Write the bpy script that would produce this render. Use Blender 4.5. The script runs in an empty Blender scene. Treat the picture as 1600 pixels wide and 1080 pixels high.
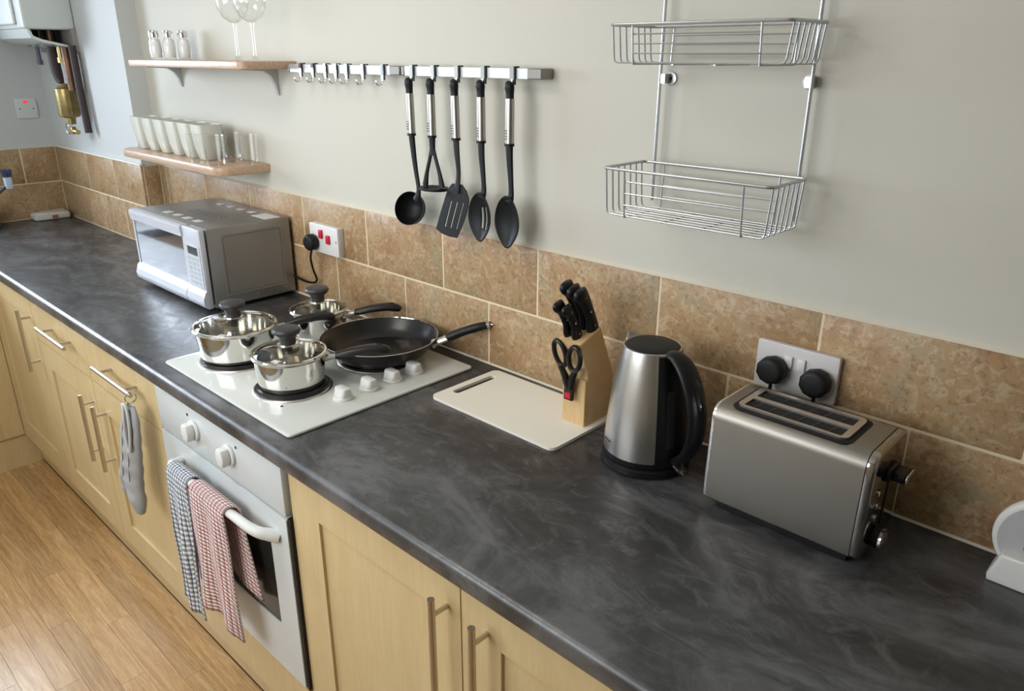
import bpy, bmesh, math, random
from mathutils import Vector, Matrix
rnd = random.Random(7)
PI = math.pi
scene = bpy.context.scene
C = scene.collection

# ------------------------------------------------------------------ camera
cam_d = bpy.data.cameras.new('camera'); cam = bpy.data.objects.new('camera', cam_d); C.objects.link(cam)
CX, CY, CZ, YAW, PITCH, ROLL, FPX = 0.5562866, -1.2386880, 1.6278498, 0.7589134, 0.3652225, 0.0037393, 1183.77255
_f = Vector((-math.sin(YAW)*math.cos(PITCH), math.cos(YAW)*math.cos(PITCH), -math.sin(PITCH)))
_r = Vector((math.cos(YAW), math.sin(YAW), 0)); _u = _r.cross(_f)
_r2 = math.cos(ROLL)*_r + math.sin(ROLL)*_u; _u2 = -math.sin(ROLL)*_r + math.cos(ROLL)*_u
cam.matrix_world = Matrix(((_r2.x, _u2.x, -_f.x, CX), (_r2.y, _u2.y, -_f.y, CY), (_r2.z, _u2.z, -_f.z, CZ), (0, 0, 0, 1)))
cam_d.sensor_width = 36; cam_d.lens = 36*FPX/1600; cam_d.clip_start = .02
scene.camera = cam

# ------------------------------------------------------------------ light
scene.view_settings.view_transform = 'Standard'; scene.view_settings.look = 'None'
scene.view_settings.exposure = 0.20; scene.view_settings.gamma = 1.0
scene.view_settings.use_curve_mapping = False
w = bpy.data.worlds.new('sky'); scene.world = w; w.use_nodes = True
w.node_tree.nodes['Background'].inputs[0].default_value = (.62, .78, 1, 1)
w.node_tree.nodes['Background'].inputs[1].default_value = 1.6

def area(name, loc, direction, sx, sy, power, col):
    l = bpy.data.lights.new(name, 'AREA'); l.shape = 'RECTANGLE'; l.size = sx; l.size_y = sy
    l.energy = power; l.color = col
    o = bpy.data.objects.new(name, l); C.objects.link(o); o.location = loc
    o.rotation_euler = Vector(direction).to_track_quat('-Z', 'Y').to_euler()
    return o
XL = -3.49                                   # left wall plane
area('window_daylight', (XL-.62, -1.25, 2.02), (1, 0, -.62), 1.9, 1.5, 150, (.82, .91, 1.0))
area('front_daylight', (-1.05, -2.13, 1.66), (0, 1, -.15), 1.6, .95, 24, (1.0, .965, .90))
area('overhead_fill', (-1.15, -1.15, 2.38), (0, 0, -1), .55, .55, 7, (1.0, .95, .86))  # added overhead fill to lift the upward faces, no fitting behind it

# ------------------------------------------------------------------ materials
def M(name, col, rough=.5, metal=0, var=None, scale=8, detail=4, stretch=(1, 1, 1), bump=0, bscale=60, coat=0,
      trans=0, ior=1.45, emit=None, spec=.5, rand=False, sharp=(.35, .65), rvar=0, aniso=0):
    m = bpy.data.materials.new(name); m.use_nodes = True
    nt = m.node_tree; N = nt.nodes; L = nt.links; b = N['Principled BSDF']
    b.inputs['Base Color'].default_value = (*col, 1); b.inputs['Roughness'].default_value = rough
    b.inputs['Metallic'].default_value = metal; b.inputs['IOR'].default_value = ior
    b.inputs['Coat Weight'].default_value = coat; b.inputs['Coat Roughness'].default_value = .12
    b.inputs['Transmission Weight'].default_value = trans
    b.inputs['Specular IOR Level'].default_value = spec
    if aniso: b.inputs['Anisotropic'].default_value = aniso
    if emit: b.inputs['Emission Color'].default_value = (*emit[:3], 1); b.inputs['Emission Strength'].default_value = emit[3]
    if var or bump or rand:
        tc = N.new('ShaderNodeTexCoord'); mp = N.new('ShaderNodeMapping'); mp.inputs['Scale'].default_value = stretch
        if rand:
            oi = N.new('ShaderNodeObjectInfo'); ad = N.new('ShaderNodeVectorMath'); ad.operation = 'MULTIPLY_ADD'
            cb = N.new('ShaderNodeCombineXYZ'); L.new(oi.outputs['Random'], cb.inputs[0]); L.new(oi.outputs['Random'], cb.inputs[1]); L.new(oi.outputs['Random'], cb.inputs[2])
            ad.inputs[1].default_value = (37, 21, 53); L.new(cb.outputs[0], ad.inputs[0]); L.new(tc.outputs['Object'], ad.inputs[2])
            L.new(ad.outputs[0], mp.inputs['Vector'])
        else: L.new(tc.outputs['Object'], mp.inputs['Vector'])
    if var:
        n = N.new('ShaderNodeTexNoise'); n.inputs['Scale'].default_value = scale; n.inputs['Detail'].default_value = detail
        n.inputs['Roughness'].default_value = .6
        L.new(mp.outputs[0], n.inputs['Vector'])
        cr = N.new('ShaderNodeValToRGB'); cr.color_ramp.elements[0].position = sharp[0]; cr.color_ramp.elements[1].position = sharp[1]
        cr.color_ramp.elements[0].color = (*col, 1); cr.color_ramp.elements[1].color = (*var, 1)
        L.new(n.outputs['Fac'], cr.inputs[0]); L.new(cr.outputs[0], b.inputs['Base Color'])
        if rvar:
            mr = N.new('ShaderNodeMapRange'); mr.inputs['To Min'].default_value = rough-rvar; mr.inputs['To Max'].default_value = rough+rvar
            L.new(n.outputs['Fac'], mr.inputs['Value']); L.new(mr.outputs[0], b.inputs['Roughness'])
    if bump:
        n2 = N.new('ShaderNodeTexNoise'); n2.inputs['Scale'].default_value = bscale; n2.inputs['Detail'].default_value = 3
        L.new(mp.outputs[0], n2.inputs['Vector'])
        bp = N.new('ShaderNodeBump'); bp.inputs['Strength'].default_value = bump; bp.inputs['Distance'].default_value = .002
        L.new(n2.outputs['Fac'], bp.inputs['Height']); L.new(bp.outputs[0], b.inputs['Normal'])
    return m

def nodes(m): return m.node_tree.nodes, m.node_tree.links, m.node_tree.nodes['Principled BSDF']
def mixc(N, L, fac, a, b, mode='MIX'):
    x = N.new('ShaderNodeMix'); x.data_type = 'RGBA'; x.blend_type = mode
    if isinstance(fac, float): x.inputs[0].default_value = fac
    else: L.new(fac, x.inputs[0])
    for s, i in ((a, 6), (b, 7)):
        if isinstance(s, tuple): x.inputs[i].default_value = (*s, 1)
        else: L.new(s, x.inputs[i])
    return x.outputs[2]
def ramp(N, L, src, *st):
    cr = N.new('ShaderNodeValToRGB'); e = cr.color_ramp.elements
    while len(e) < len(st): e.new(.5)
    for i, (p, c) in enumerate(st): e[i].position = p; e[i].color = (*c, 1) if isinstance(c, tuple) else (c, c, c, 1)
    L.new(src, cr.inputs[0]); return cr.outputs[0]
def noise(N, L, vec, sc, det=4, rough=.6, dist=0):
    n = N.new('ShaderNodeTexNoise'); n.inputs['Scale'].default_value = sc; n.inputs['Detail'].default_value = det
    n.inputs['Roughness'].default_value = rough; n.inputs['Distortion'].default_value = dist
    L.new(vec, n.inputs['Vector']); return n.outputs['Fac']
def randvec(N, L, stretch):
    tc = N.new('ShaderNodeTexCoord'); oi = N.new('ShaderNodeObjectInfo'); sc = N.new('ShaderNodeVectorMath'); sc.operation = 'SCALE'
    sc.inputs[0].default_value = (37, 21, 53); L.new(oi.outputs['Random'], sc.inputs[3])
    ad = N.new('ShaderNodeVectorMath'); L.new(tc.outputs['Object'], ad.inputs[0]); L.new(sc.outputs[0], ad.inputs[1])
    mp = N.new('ShaderNodeMapping'); mp.inputs['Scale'].default_value = stretch; L.new(ad.outputs[0], mp.inputs[0])
    return mp.outputs[0], oi.outputs['Random']

WALL = M('wall_paint', (.585, .565, .487), .62, bump=.18, bscale=90)
WHITEWALL = M('cool_white_paint', (.56, .575, .565), .6, bump=.1, bscale=90)
CEIL = M('ceiling_paint', (.80, .79, .76), .8)
GROUT = M('grout', (.74, .62, .42), .8)
TRIMW = M('tile_trim', (.68, .62, .50), .5)

TILE = M('travertine_tile', (.4, .28, .17), .38)
N, L, b = nodes(TILE); v, rv = randvec(N, L, (1, 1, 1))
n1 = noise(N, L, v, 9, 6, .65, .6); n2 = noise(N, L, v, 95, 5, .7); n3 = noise(N, L, v, 34, 5, .7, 1.5)
base = ramp(N, L, n1, (.30, (.29, .165, .078)), (.44, (.385, .235, .115)), (.56, (.42, .285, .150)), (.66, (.35, .275, .160)))
c2 = mixc(N, L, ramp(N, L, n3, (.50, 0.), (.60, .60)), base, (.54, .42, .27))
c3 = mixc(N, L, ramp(N, L, n2, (.36, .75), (.47, 0.)), c2, (.24, .14, .068))
L.new(c3, b.inputs['Base Color'])
bp = N.new('ShaderNodeBump'); bp.inputs['Strength'].default_value = .35; bp.inputs['Distance'].default_value = .0012
L.new(n2, bp.inputs['Height']); L.new(bp.outputs[0], b.inputs['Normal'])

def wood(name, c1, c2, c3, rough=.4, sx=(1.2, 14, 14), band=7, randv=False, coat=0, soft=.35):
    m = M(name, c1, rough, coat=coat); N, L, b = nodes(m); v, rv = randvec(N, L, sx)
    n1 = noise(N, L, v, 2.2, 4, .55, 1.2); n2 = noise(N, L, v, 16, 3, .6)
    col = ramp(N, L, n1, (.32, c1), (.5, c2), (.68, c3))
    col = mixc(N, L, ramp(N, L, n2, (.40, soft), (.62, 0.)), col, c1, 'MULTIPLY')
    if randv:
        g = ramp(N, L, rv, (0., .86), (1., 1.08)); col = mixc(N, L, 1.0, col, g, 'MULTIPLY')
    L.new(col, b.inputs['Base Color']); return m
MAPLE = wood('maple_cabinet', (.62, .475, .25), (.645, .50, .27), (.67, .525, .29), .40, (7, 7, .9), soft=.12)
OAK = wood('oak_laminate', (.46, .275, .11), (.55, .355, .165), (.64, .44, .23), .27, (1.6, 26, 26), randv=True, soft=.3)
SHELF = wood('beech_shelf', (.52, .36, .24), (.58, .41, .28), (.63, .46, .33), .33, (2, 30, 30))
BLOCK = wood('pine_block', (.62, .42, .20), (.67, .46, .23), (.71, .51, .27), .45, (12, 2, 3), soft=.12)
EDGEW = M('beech_edge', (.50, .33, .21), .4)

WT = M('slate_worktop', (.02, .02, .021), .34)
N, L, b = nodes(WT); tc = N.new('ShaderNodeTexCoord')
mp = N.new('ShaderNodeMapping'); mp.inputs['Scale'].default_value = (1, 1.7, 1); mp.inputs['Rotation'].default_value = (0, 0, .5); L.new(tc.outputs['Object'], mp.inputs[0])
n1 = noise(N, L, mp.outputs[0], 3.2, 8, .68, 1.2); n2 = noise(N, L, mp.outputs[0], 11, 8, .75, 1.6); n3 = noise(N, L, mp.outputs[0], 120, 2, .5)
c1 = ramp(N, L, n1, (.37, (.018, .018, .019)), (.50, (.044, .044, .045)), (.63, (.105, .105, .108)))
c2 = mixc(N, L, ramp(N, L, n2, (.50, 0.), (.64, .5)), c1, (.135, .135, .138))
c3 = mixc(N, L, ramp(N, L, n3, (.73, 0.), (.80, .5)), c2, (.2, .2, .2))
L.new(c3, b.inputs['Base Color']); L.new(ramp(N, L, n2, (.35, .44), (.65, .30)), b.inputs['Roughness']); b.inputs['Specular IOR Level'].default_value = .85

STEEL = M('brushed_steel', (.60, .585, .56), .30, 1, bump=.08, bscale=400, stretch=(1, 1, .04))
STEELH = M('brushed_steel_sheet', (.31, .29, .255), .42, 1, bump=.06, bscale=300, stretch=(.04, 1, 1))
SATIN = M('satin_nickel', (.60, .55, .47), .36, 1)
GRIPM = M('brushed_grip_steel', (.42, .40, .37), .30, 1, bump=.08, bscale=400, stretch=(1, 1, .04))
POLISH = M('polished_steel', (.74, .72, .67), .07, 1)
CHROME = M('chrome', (.75, .75, .75), .12, 1)
WIRE = M('silver_wire', (.50, .51, .53), .34, .85)
ALU = M('rail_aluminium', (.66, .67, .68), .42, .75)
ENDCAP = M('rail_end_grey', (.28, .27, .25), .45, .5)
BLACK = M('black_plastic', (.008, .008, .009), .36, spec=.35)
NYLON = M('black_nylon', (.007, .008, .009), .48, spec=.3)
SOFT = M('soft_black', (.012, .012, .012), .5, spec=.3)
BAKE = M('bakelite_black', (.012, .010, .010), .30)
NONSTICK = M('nonstick_coating', (.008, .008, .009), .27)
KNOBG = M('lid_knob_grey', (.045, .044, .043), .42)
RINGM = M('hotplate_iron', (.022, .020, .020), .38)
ENAMEL = M('white_enamel', (.66, .69, .66), .16, coat=.3)
ENAMEL2 = M('oven_enamel', (.62, .66, .66), .25)
WPLAST = M('white_plastic', (.74, .75, .72), .32)
SOCK = M('socket_plastic', (.62, .60, .59), .35)
SOCKL = M('socket_plastic_bright', (.72, .71, .70), .35)
RED = M('red_switch', (.55, .012, .03), .35)
CERAMIC = M('white_ceramic', (.66, .67, .60), .22)
BOARD = M('board_plastic', (.86, .82, .72), .5, bump=.1, bscale=300)
DARKGLASS = M('dark_oven_glass', (.02, .018, .015), .08)
MWGLASS = M('microwave_door_glass', (.03, .034, .045), .05, coat=1, spec=1.0)
MWCAV = M('microwave_cavity', (.40, .38, .33), .4)
SILVER = M('microwave_silver', (.57, .59, .64), .36, .25)
MWSIDE = M('microwave_case', (.30, .295, .28), .36, .55)
MWPANEL = M('microwave_panel', (.55, .58, .62), .35, .2)
DISPLAY = M('lcd_dark', (.03, .04, .045), .15)
LCD = M('lcd_grey', (.07, .07, .075), .3)
BRASS = M('brass', (.52, .40, .18), .34, .9, var=(.36, .27, .12), scale=30)
COPPER = M('copper_pipe', (.25, .12, .07), .45, .8, var=(.10, .07, .06), scale=25)
PIPE = M('dark_pipe_lagging', (.045, .03, .03), .6)
BOILER = M('boiler_white', (.62, .66, .64), .22)
SALT = M('salt', (.9, .9, .9), .8)
PACKET = M('paper_packet', (.62, .60, .55), .5, bump=.5, bscale=40)
PACKRED = M('packet_red', (.35, .10, .09), .5)
CADDY = M('dark_caddy', (.10, .11, .14), .35)
BRISTLE = M('blue_bristles', (.05, .07, .14), .6)
BRUSHH = M('clear_blue_plastic', (.5, .62, .75), .15)
SHADOWGAP = M('dark_recess', (.012, .011, .010), .8)
SKYPANE = None
def glassmat(name, tint=(1, 1, 1), k=.75, p=3.0):
    """thin clear glass: see-through, with a mirror share that grows towards the edges"""
    m = bpy.data.materials.new(name); m.use_nodes = True; nt = m.node_tree; N = nt.nodes; L = nt.links
    N.remove(N['Principled BSDF']); out = N['Material Output']
    tr = N.new('ShaderNodeBsdfTransparent'); tr.inputs[0].default_value = (*tint, 1)
    g = N.new('ShaderNodeBsdfGlossy'); g.inputs['Roughness'].default_value = .03; g.inputs[0].default_value = (1, 1, 1, 1)
    lw = N.new('ShaderNodeLayerWeight'); lw.inputs['Blend'].default_value = .5
    pw = N.new('ShaderNodeMath'); pw.operation = 'POWER'; pw.inputs[1].default_value = p; L.new(lw.outputs['Facing'], pw.inputs[0])
    ma = N.new('ShaderNodeMath'); ma.operation = 'MULTIPLY_ADD'; ma.inputs[1].default_value = k; ma.inputs[2].default_value = .05; L.new(pw.outputs[0], ma.inputs[0])
    mx = N.new('ShaderNodeMixShader'); L.new(ma.outputs[0], mx.inputs[0])
    L.new(tr.outputs[0], mx.inputs[1]); L.new(g.outputs[0], mx.inputs[2]); L.new(mx.outputs[0], out.inputs[0])
    return m
GLASS = glassmat('clear_glass', (.965, .97, .965), .85, 2.2)
LIDGLASS = glassmat('lid_glass', (.88, .89, .86), .6, 2.5)
PANE = glassmat('window_glass', (.97, .98, 1), .5, 4)

def towelmat(name, ground, line, fx, fz, thr=.1):
    m = M(name, ground, .9); N, L, b = nodes(m)
    tc = N.new('ShaderNodeTexCoord'); sp = N.new('ShaderNodeSeparateXYZ'); L.new(tc.outputs['UV'], sp.inputs[0])
    def saw(o, f):
        a = N.new('ShaderNodeMath'); a.operation = 'MULTIPLY'; a.inputs[1].default_value = f; L.new(o, a.inputs[0])
        s = N.new('ShaderNodeMath'); s.operation = 'SINE'; L.new(a.outputs[0], s.inputs[0]); return s.outputs[0]
    sx = saw(sp.outputs[0], fx*2*PI); sz = saw(sp.outputs[1], fz*2*PI)
    nz = noise(N, L, tc.outputs['UV'], 26, 2)
    jx = N.new('ShaderNodeMath'); jx.operation = 'ADD'; L.new(sx, jx.inputs[0])
    jj = N.new('ShaderNodeMath'); jj.operation = 'MULTIPLY_ADD'; jj.inputs[1].default_value = 1.3; jj.inputs[2].default_value = -.65; L.new(nz, jj.inputs[0]); L.new(jj.outputs[0], jx.inputs[1])
    c = mixc(N, L, ramp(N, L, jx.outputs[0], (.45, 0.), (.95, .9)), ground, line)
    c = mixc(N, L, ramp(N, L, sz, (.70, 0.), (.95, thr)), c, line)
    L.new(c, b.inputs['Base Color'])
    mu = N.new('ShaderNodeMath'); mu.operation = 'ADD'; L.new(sx, mu.inputs[0]); L.new(sz, mu.inputs[1])
    bp = N.new('ShaderNodeBump'); bp.invert = True; bp.inputs['Strength'].default_value = .8; bp.inputs['Distance'].default_value = .003
    L.new(mu.outputs[0], bp.inputs['Height']); L.new(bp.outputs[0], b.inputs['Normal'])
    return m
PINK = towelmat('pink_check_towel', (.80, .66, .63), (.52, .12, .13), 12, 60, .10)
BLUE = towelmat('blue_check_towel', (.74, .77, .82), (.035, .05, .10), 9, 52, .45)
GLOVE = M('grey_quilted_cotton', (.34, .34, .34), .85, bump=.5, bscale=60)
BINDING = M('pale_binding', (.52, .52, .50), .85)

# ------------------------------------------------------------------ mesh helpers
RM = {}                                        # inverse root matrices for things
def obj(name, bm, m, parent=None, smooth=True, ang=38):
    """link bm (world coordinates) as one mesh object, child of parent if given"""
    if smooth:
        bm.normal_update()
        for f in bm.faces: f.smooth = True
        for e in bm.edges:
            if len(e.link_faces) == 2:
                if e.calc_face_angle(0) > math.radians(ang): e.smooth = False
    if parent is not None: bm.transform(RM[parent.name])
    me = bpy.data.meshes.new(name); bm.to_mesh(me); bm.free()
    for mm in (m if isinstance(m, (list, tuple)) else (m,)): me.materials.append(mm)
    o = bpy.data.objects.new(name, me); C.objects.link(o)
    if parent is not None: o.parent = parent; RM[o.name] = RM[parent.name]
    else: RM[o.name] = Matrix.Identity(4)
    return o
def thing(name, label, cat, loc, group=None):
    o = bpy.data.objects.new(name, None); o.empty_display_size = .02; C.objects.link(o); o.location = loc
    o['label'] = label; o['category'] = cat
    if group: o['group'] = group
    RM[o.name] = Matrix.Translation(-Vector(loc)); return o
def tag(o, label, cat, group=None):
    o['label'] = label; o['category'] = cat
    if group: o['group'] = group
    return o
def struct(o, label=None):
    o['kind'] = 'structure'
    if label: o['label'] = label
    return o
def dup(root, loc, label, group=None):
    r = root.copy(); C.objects.link(r); r.location = loc; r['label'] = label
    if group: r['group'] = group
    for ch in list(root.children):
        c = ch.copy(); C.objects.link(c); c.parent = r
        for g in list(ch.children):
            d = g.copy(); C.objects.link(d); d.parent = c
    return r
def B(): return bmesh.new()
def box(bm, x0, x1, y0, y1, z0, z1, bev=0, seg=2, mi=0):
    m = Matrix.Translation(((x0+x1)/2, (y0+y1)/2, (z0+z1)/2)) @ Matrix.Diagonal((abs(x1-x0), abs(y1-y0), abs(z1-z0), 1))
    g = bmesh.ops.create_cube(bm, size=1, matrix=m); vs = g['verts']
    if bev:
        es = list({e for v_ in vs for e in v_.link_edges})
        r = bmesh.ops.bevel(bm, geom=es, offset=bev, segments=seg, affect='EDGES', profile=.5)
    if mi:
        for f in {f for v_ in vs if v_.is_valid for f in v_.link_faces}: f.material_index = mi
    return bm
def prism(bm, pts, axis, a, b_, bev=0, seg=2):
    """extrude a 2-D outline; axis x: pts=(y,z), y: (x,z), z: (x,y)"""
    def P(p, t): return {'x': (t, p[0], p[1]), 'y': (p[0], t, p[1]), 'z': (p[0], p[1], t)}[axis]
    A = [bm.verts.new(P(p, a)) for p in pts]; Bv = [bm.verts.new(P(p, b_)) for p in pts]; n = len(pts)
    fs = [bm.faces.new(A), bm.faces.new(Bv[::-1])]
    for i in range(n): fs.append(bm.faces.new((A[i], Bv[i], Bv[(i+1) % n], A[(i+1) % n])))
    bmesh.ops.recalc_face_normals(bm, faces=fs)
    if bev:
        es = {e for f in fs[:2] for e in f.edges}
        bmesh.ops.bevel(bm, geom=list(es), offset=bev, segments=seg, affect='EDGES', profile=.5)
    return bm
def rrect(x0, x1, y0, y1, r, n=5):
    out = []
    for cx, cy, a0 in ((x1-r, y1-r, 0), (x0+r, y1-r, 90), (x0+r, y0+r, 180), (x1-r, y0+r, 270)):
        for i in range(n+1):
            a = math.radians(a0+90*i/n); out.append((cx+r*math.cos(a), cy+r*math.sin(a)))
    return out
def ellipse(cx, cy, rx, ry, n=24, rot=0):
    o = []
    for i in range(n):
        a = 2*PI*i/n; x, y = rx*math.cos(a), ry*math.sin(a)
        o.append((cx+x*math.cos(rot)-y*math.sin(rot), cy+x*math.sin(rot)+y*math.cos(rot)))
    return o
def plate(bm, outer, holes, axis, a, t, f=None):
    """flat plate with real holes"""
    def P(p, t_): return {'x': (t_, p[0], p[1]), 'y': (p[0], t_, p[1]), 'z': (p[0], p[1], t_)}[axis]
    es = []
    for lp in [outer]+holes:
        vs = [bm.verts.new(P(p, a)) for p in lp]
        es += [bm.edges.new((vs[i], vs[(i+1) % len(vs)])) for i in range(len(vs))]
    g = bmesh.ops.triangle_fill(bm, use_beauty=True, use_dissolve=False, edges=es)
    fs = [x for x in g['geom'] if isinstance(x, bmesh.types.BMFace)]
    e = bmesh.ops.extrude_face_region(bm, geom=fs)
    d = {'x': Vector((t, 0, 0)), 'y': Vector((0, t, 0)), 'z': Vector((0, 0, t))}[axis]
    for v_ in [x for x in e['geom'] if isinstance(x, bmesh.types.BMVert)]: v_.co += d
    bmesh.ops.recalc_face_normals(bm, faces=bm.faces[:])
    if f:
        for v_ in bm.verts: v_.co = Vector(f(v_.co))
    return bm
def lathe(bm, prof, c=(0, 0, 0), seg=40, mat=None, a0=0, a1=2*PI):
    full = abs(a1-a0-2*PI) < 1e-6; n = seg if full else seg+1; rings = []
    T = mat if mat else Matrix.Translation(c)
    for r, z in prof:
        if r < 1e-6: rings.append([bm.verts.new(T @ Vector((0, 0, z)))])
        else: rings.append([bm.verts.new(T @ Vector((r*math.cos(a0+(a1-a0)*i/seg), r*math.sin(a0+(a1-a0)*i/seg), z))) for i in range(n)])
    for A, D in zip(rings, rings[1:]):
        for i in range(seg):
            j = (i+1) % n
            if len(A) == 1 and len(D) == 1: continue
            if len(A) == 1: bm.faces.new((A[0], D[j], D[i]))
            elif len(D) == 1: bm.faces.new((A[i], A[j], D[0]))
            else: bm.faces.new((A[i], A[j], D[j], D[i]))
    return bm
def smooth_path(pts, n=6):
    P = [Vector(p) for p in pts]; out = []
    for i in range(len(P)-1):
        p0 = P[max(i-1, 0)]; p1 = P[i]; p2 = P[i+1]; p3 = P[min(i+2, len(P)-1)]
        for k in range(n):
            t = k/n
            out.append(.5*((2*p1)+(-p0+p2)*t+(2*p0-5*p1+4*p2-p3)*t*t+(-p0+3*p1-3*p2+p3)*t**3))
    out.append(P[-1]); return out
def tube(bm, pts, r, seg=8, closed=False, sm=0, flat=None, up=None):
    """round or oval tube; r may be a list; flat=(wscale,hscale) with up vector for oval sections"""
    P = smooth_path(pts, sm) if sm else [Vector(p) for p in pts]
    if sm and isinstance(r, (list, tuple)):
        rr = smooth_path([(x, 0, 0) for x in r], sm); R = [x.x for x in rr]
    else: R = r if isinstance(r, (list, tuple)) else [r]*len(P)
    n = len(P); rings = []; prev = None
    for i in range(n):
        if closed: t = P[(i+1) % n]-P[i-1]
        else: t = P[min(i+1, n-1)]-P[max(i-1, 0)]
        t.normalize()
        if up is not None: s = t.cross(Vector(up)).normalized(); u = s.cross(t).normalized()
        else:
            if prev is None: prev = Vector((0, 0, 1)) if abs(t.z) < .9 else Vector((1, 0, 0))
            u = (prev-t*prev.dot(t)).normalized(); prev = u; s = t.cross(u)
        fw, fh = flat if flat else (1, 1)
        rings.append([bm.verts.new(P[i]+s*math.cos(2*PI*k/seg)*R[i]*fw+u*math.sin(2*PI*k/seg)*R[i]*fh) for k in range(seg)])
    m = n if closed else n-1
    for i in range(m):
        A, D = rings[i], rings[(i+1) % n]
        for k in range(seg): bm.faces.new((A[k], A[(k+1) % seg], D[(k+1) % seg], D[k]))
    if not closed: bm.faces.new(rings[0][::-1]); bm.faces.new(rings[-1])
    return bm
def bar(bm, a, b_, r, seg=10): return tube(bm, [a, b_], r, seg)
def disc(bm, c, r, h, axis='z', seg=24, bev=0):
    f = {'z': lambda: ellipse(c[0], c[1], r, r, seg), 'y': lambda: ellipse(c[0], c[2], r, r, seg), 'x': lambda: ellipse(c[1], c[2], r, r, seg)}[axis]()
    k = {'x': 0, 'y': 1, 'z': 2}[axis]
    return prism(bm, f, axis, c[k], c[k]+h, bev)

# ------------------------------------------------------------------ the setting
WZ = .91; H1, H2 = .1604, .1593; TZ = WZ+H1+H2; PX = -2.515   # worktop top, tile rows, boxed-in corner
# floor: base plus individual laminate strips
fl = struct(obj('floor', box(B(), -3.6, 2.6, -2.14, .1, -.06, -.004), M('floor_base', (.10, .055, .025), .6)))
strips = {}
row = 0; yy = -.545
while yy > -2.0:
    off = (row*0.383) % .66; x = XL-.0-off
    while x < 2.4:
        a, e = max(x, XL), min(x+.66, 2.4)
        if e-a > .03:
            key = round(e-a, 3)
            if key not in strips:
                bm = box(B(), -(e-a)/2+.0002, (e-a)/2-.0002, -.0323, .0323, -.006, 0, .0004, 1)
                strips[key] = obj('plank', bm, OAK, fl); o = strips[key]
            else: o = strips[key].copy(); C.objects.link(o)
            o.location = ((a+e)/2, yy-.0325, 0)
        x += .66
    yy -= .065; row += 1
struct(obj('ceiling', box(B(), -3.6, 2.6, -2.14, .1, 2.42, 2.5), CEIL))
wb = struct(obj('wall_back', box(B(), -3.6, 2.6, 0, .12, 0, 2.5), WALL))
# boxed-in left corner (part of the back wall)
obj('boxing', box(B(), XL, PX, -.07, 0, 0, 2.42), WHITEWALL, wb)
# left wall with a window opening y -1.9..-.60, z 1.17..2.19
bm = B(); box(bm, XL-.14, XL, -.60, 0, 0, 2.5); box(bm, XL-.14, XL, -2.14, -1.90, 0, 2.5)
box(bm, XL-.14, XL, -1.90, -.60, 0, 1.09); box(bm, XL-.14, XL, -1.90, -.60, 2.13, 2.5)
wl = struct(obj('wall_left', bm, WHITEWALL))
wf = B(); box(wf, -3.6, -1.80, -2.14, -2.0, 0, 2.5); box(wf, -.10, 2.6, -2.14, -2.0, 0, 2.5); box(wf, -1.80, -.10, -2.14, -2.0, 2.18, 2.5); box(wf, -1.80, -.10, -2.14, -2.0, 0, 1.14)
struct(obj('wall_front', wf, WALL))
struct(obj('wall_right', box(B(), 2.4, 2.55, -2.14, .1, 0, 2.5), WALL))
def window(name, mk, sub):
    f = struct(obj(name, mk(), WPLAST)); obj('pane', sub(), PANE, f); return f
def wmk():
    b1 = B()
    for y0, y1, z0, z1 in ((-1.90, -1.85, 1.09, 2.13), (-.65, -.60, 1.09, 2.13), (-1.85, -.65, 1.09, 1.14), (-1.85, -.65, 2.08, 2.13), (-1.27, -1.23, 1.14, 2.08)):
        box(b1, XL-.10, XL-.04, y0, y1, z0, z1, .006)
    return b1
window('window_1', wmk, lambda: box(B(), XL-.075, XL-.069, -1.85, -.65, 1.14, 2.08))
def wmk2():
    b1 = B()
    for x0, x1, z0, z1 in ((-1.80, -1.75, 1.14, 2.18), (-.15, -.10, 1.14, 2.18), (-1.75, -.15, 1.14, 1.19), (-1.75, -.15, 2.13, 2.18), (-.97, -.93, 1.19, 2.13)):
        box(b1, x0, x1, -2.09, -2.04, z0, z1, .006)
    return b1
window('window_2', wmk2, lambda: box(B(), -1.75, -.15, -2.07, -2.064, 1.19, 2.13))
struct(obj('trim_1', box(B(), XL-.04, XL+.05, -1.93, -.57, 1.070, 1.09, .005), WPLAST), 'white window sill above the sink run')

# tiles -------------------------------------------------------------
G = .0048; TT = .008
grb = obj('grout', box(B(), PX-.0, 2.4, -TT*.86, 0, WZ, TZ-.001), GROUT, wb)
W_, X0, XO = .3199, -.2133, .1627
tile_cache = {}
def tile(parent, axis, a, e, z0, z1, plane, sgn):
    """one wall tile proud of the grout; axis x: lies in the plane y=plane, axis y: in x=plane"""
    key = (axis, round(e-a, 4), round(z1-z0, 4), sgn)
    if key not in tile_cache:
        wd, h = (e-a-G)/2, (z1-z0-G)/2; bm = B()
        if axis == 'x': box(bm, -wd, wd, -TT, 0, -h, h, .0016, 2)
        else: box(bm, 0, TT, -wd, wd, -h, h, .0016, 2)
        for e_ in bm.edges: pass
        RMp = RM[parent.name]; RM[parent.name] = Matrix.Identity(4)
        o = obj('tile', bm, TILE, parent); RM[parent.name] = RMp; tile_cache[key] = o
    else: o = tile_cache[key].copy(); C.objects.link(o); o.parent = parent
    m_, zc = (a+e)/2, (z0+z1)/2
    o.location = (m_, plane, zc) if axis == 'x' else (plane, m_, zc)
zr = ((WZ+.001, WZ+H1, XO), (WZ+H1, TZ, 0))
for z0, z1, off in zr:
    i0 = -8
    for i in range(i0, 9):
        a = X0+off+i*W_; e = a+W_
        a2, e2 = max(a, PX+TT), min(e, 2.39)
        if e2-a2 > .02: tile(wb, 'x', a2, e2, z0, z1, 0, 1)
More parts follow.
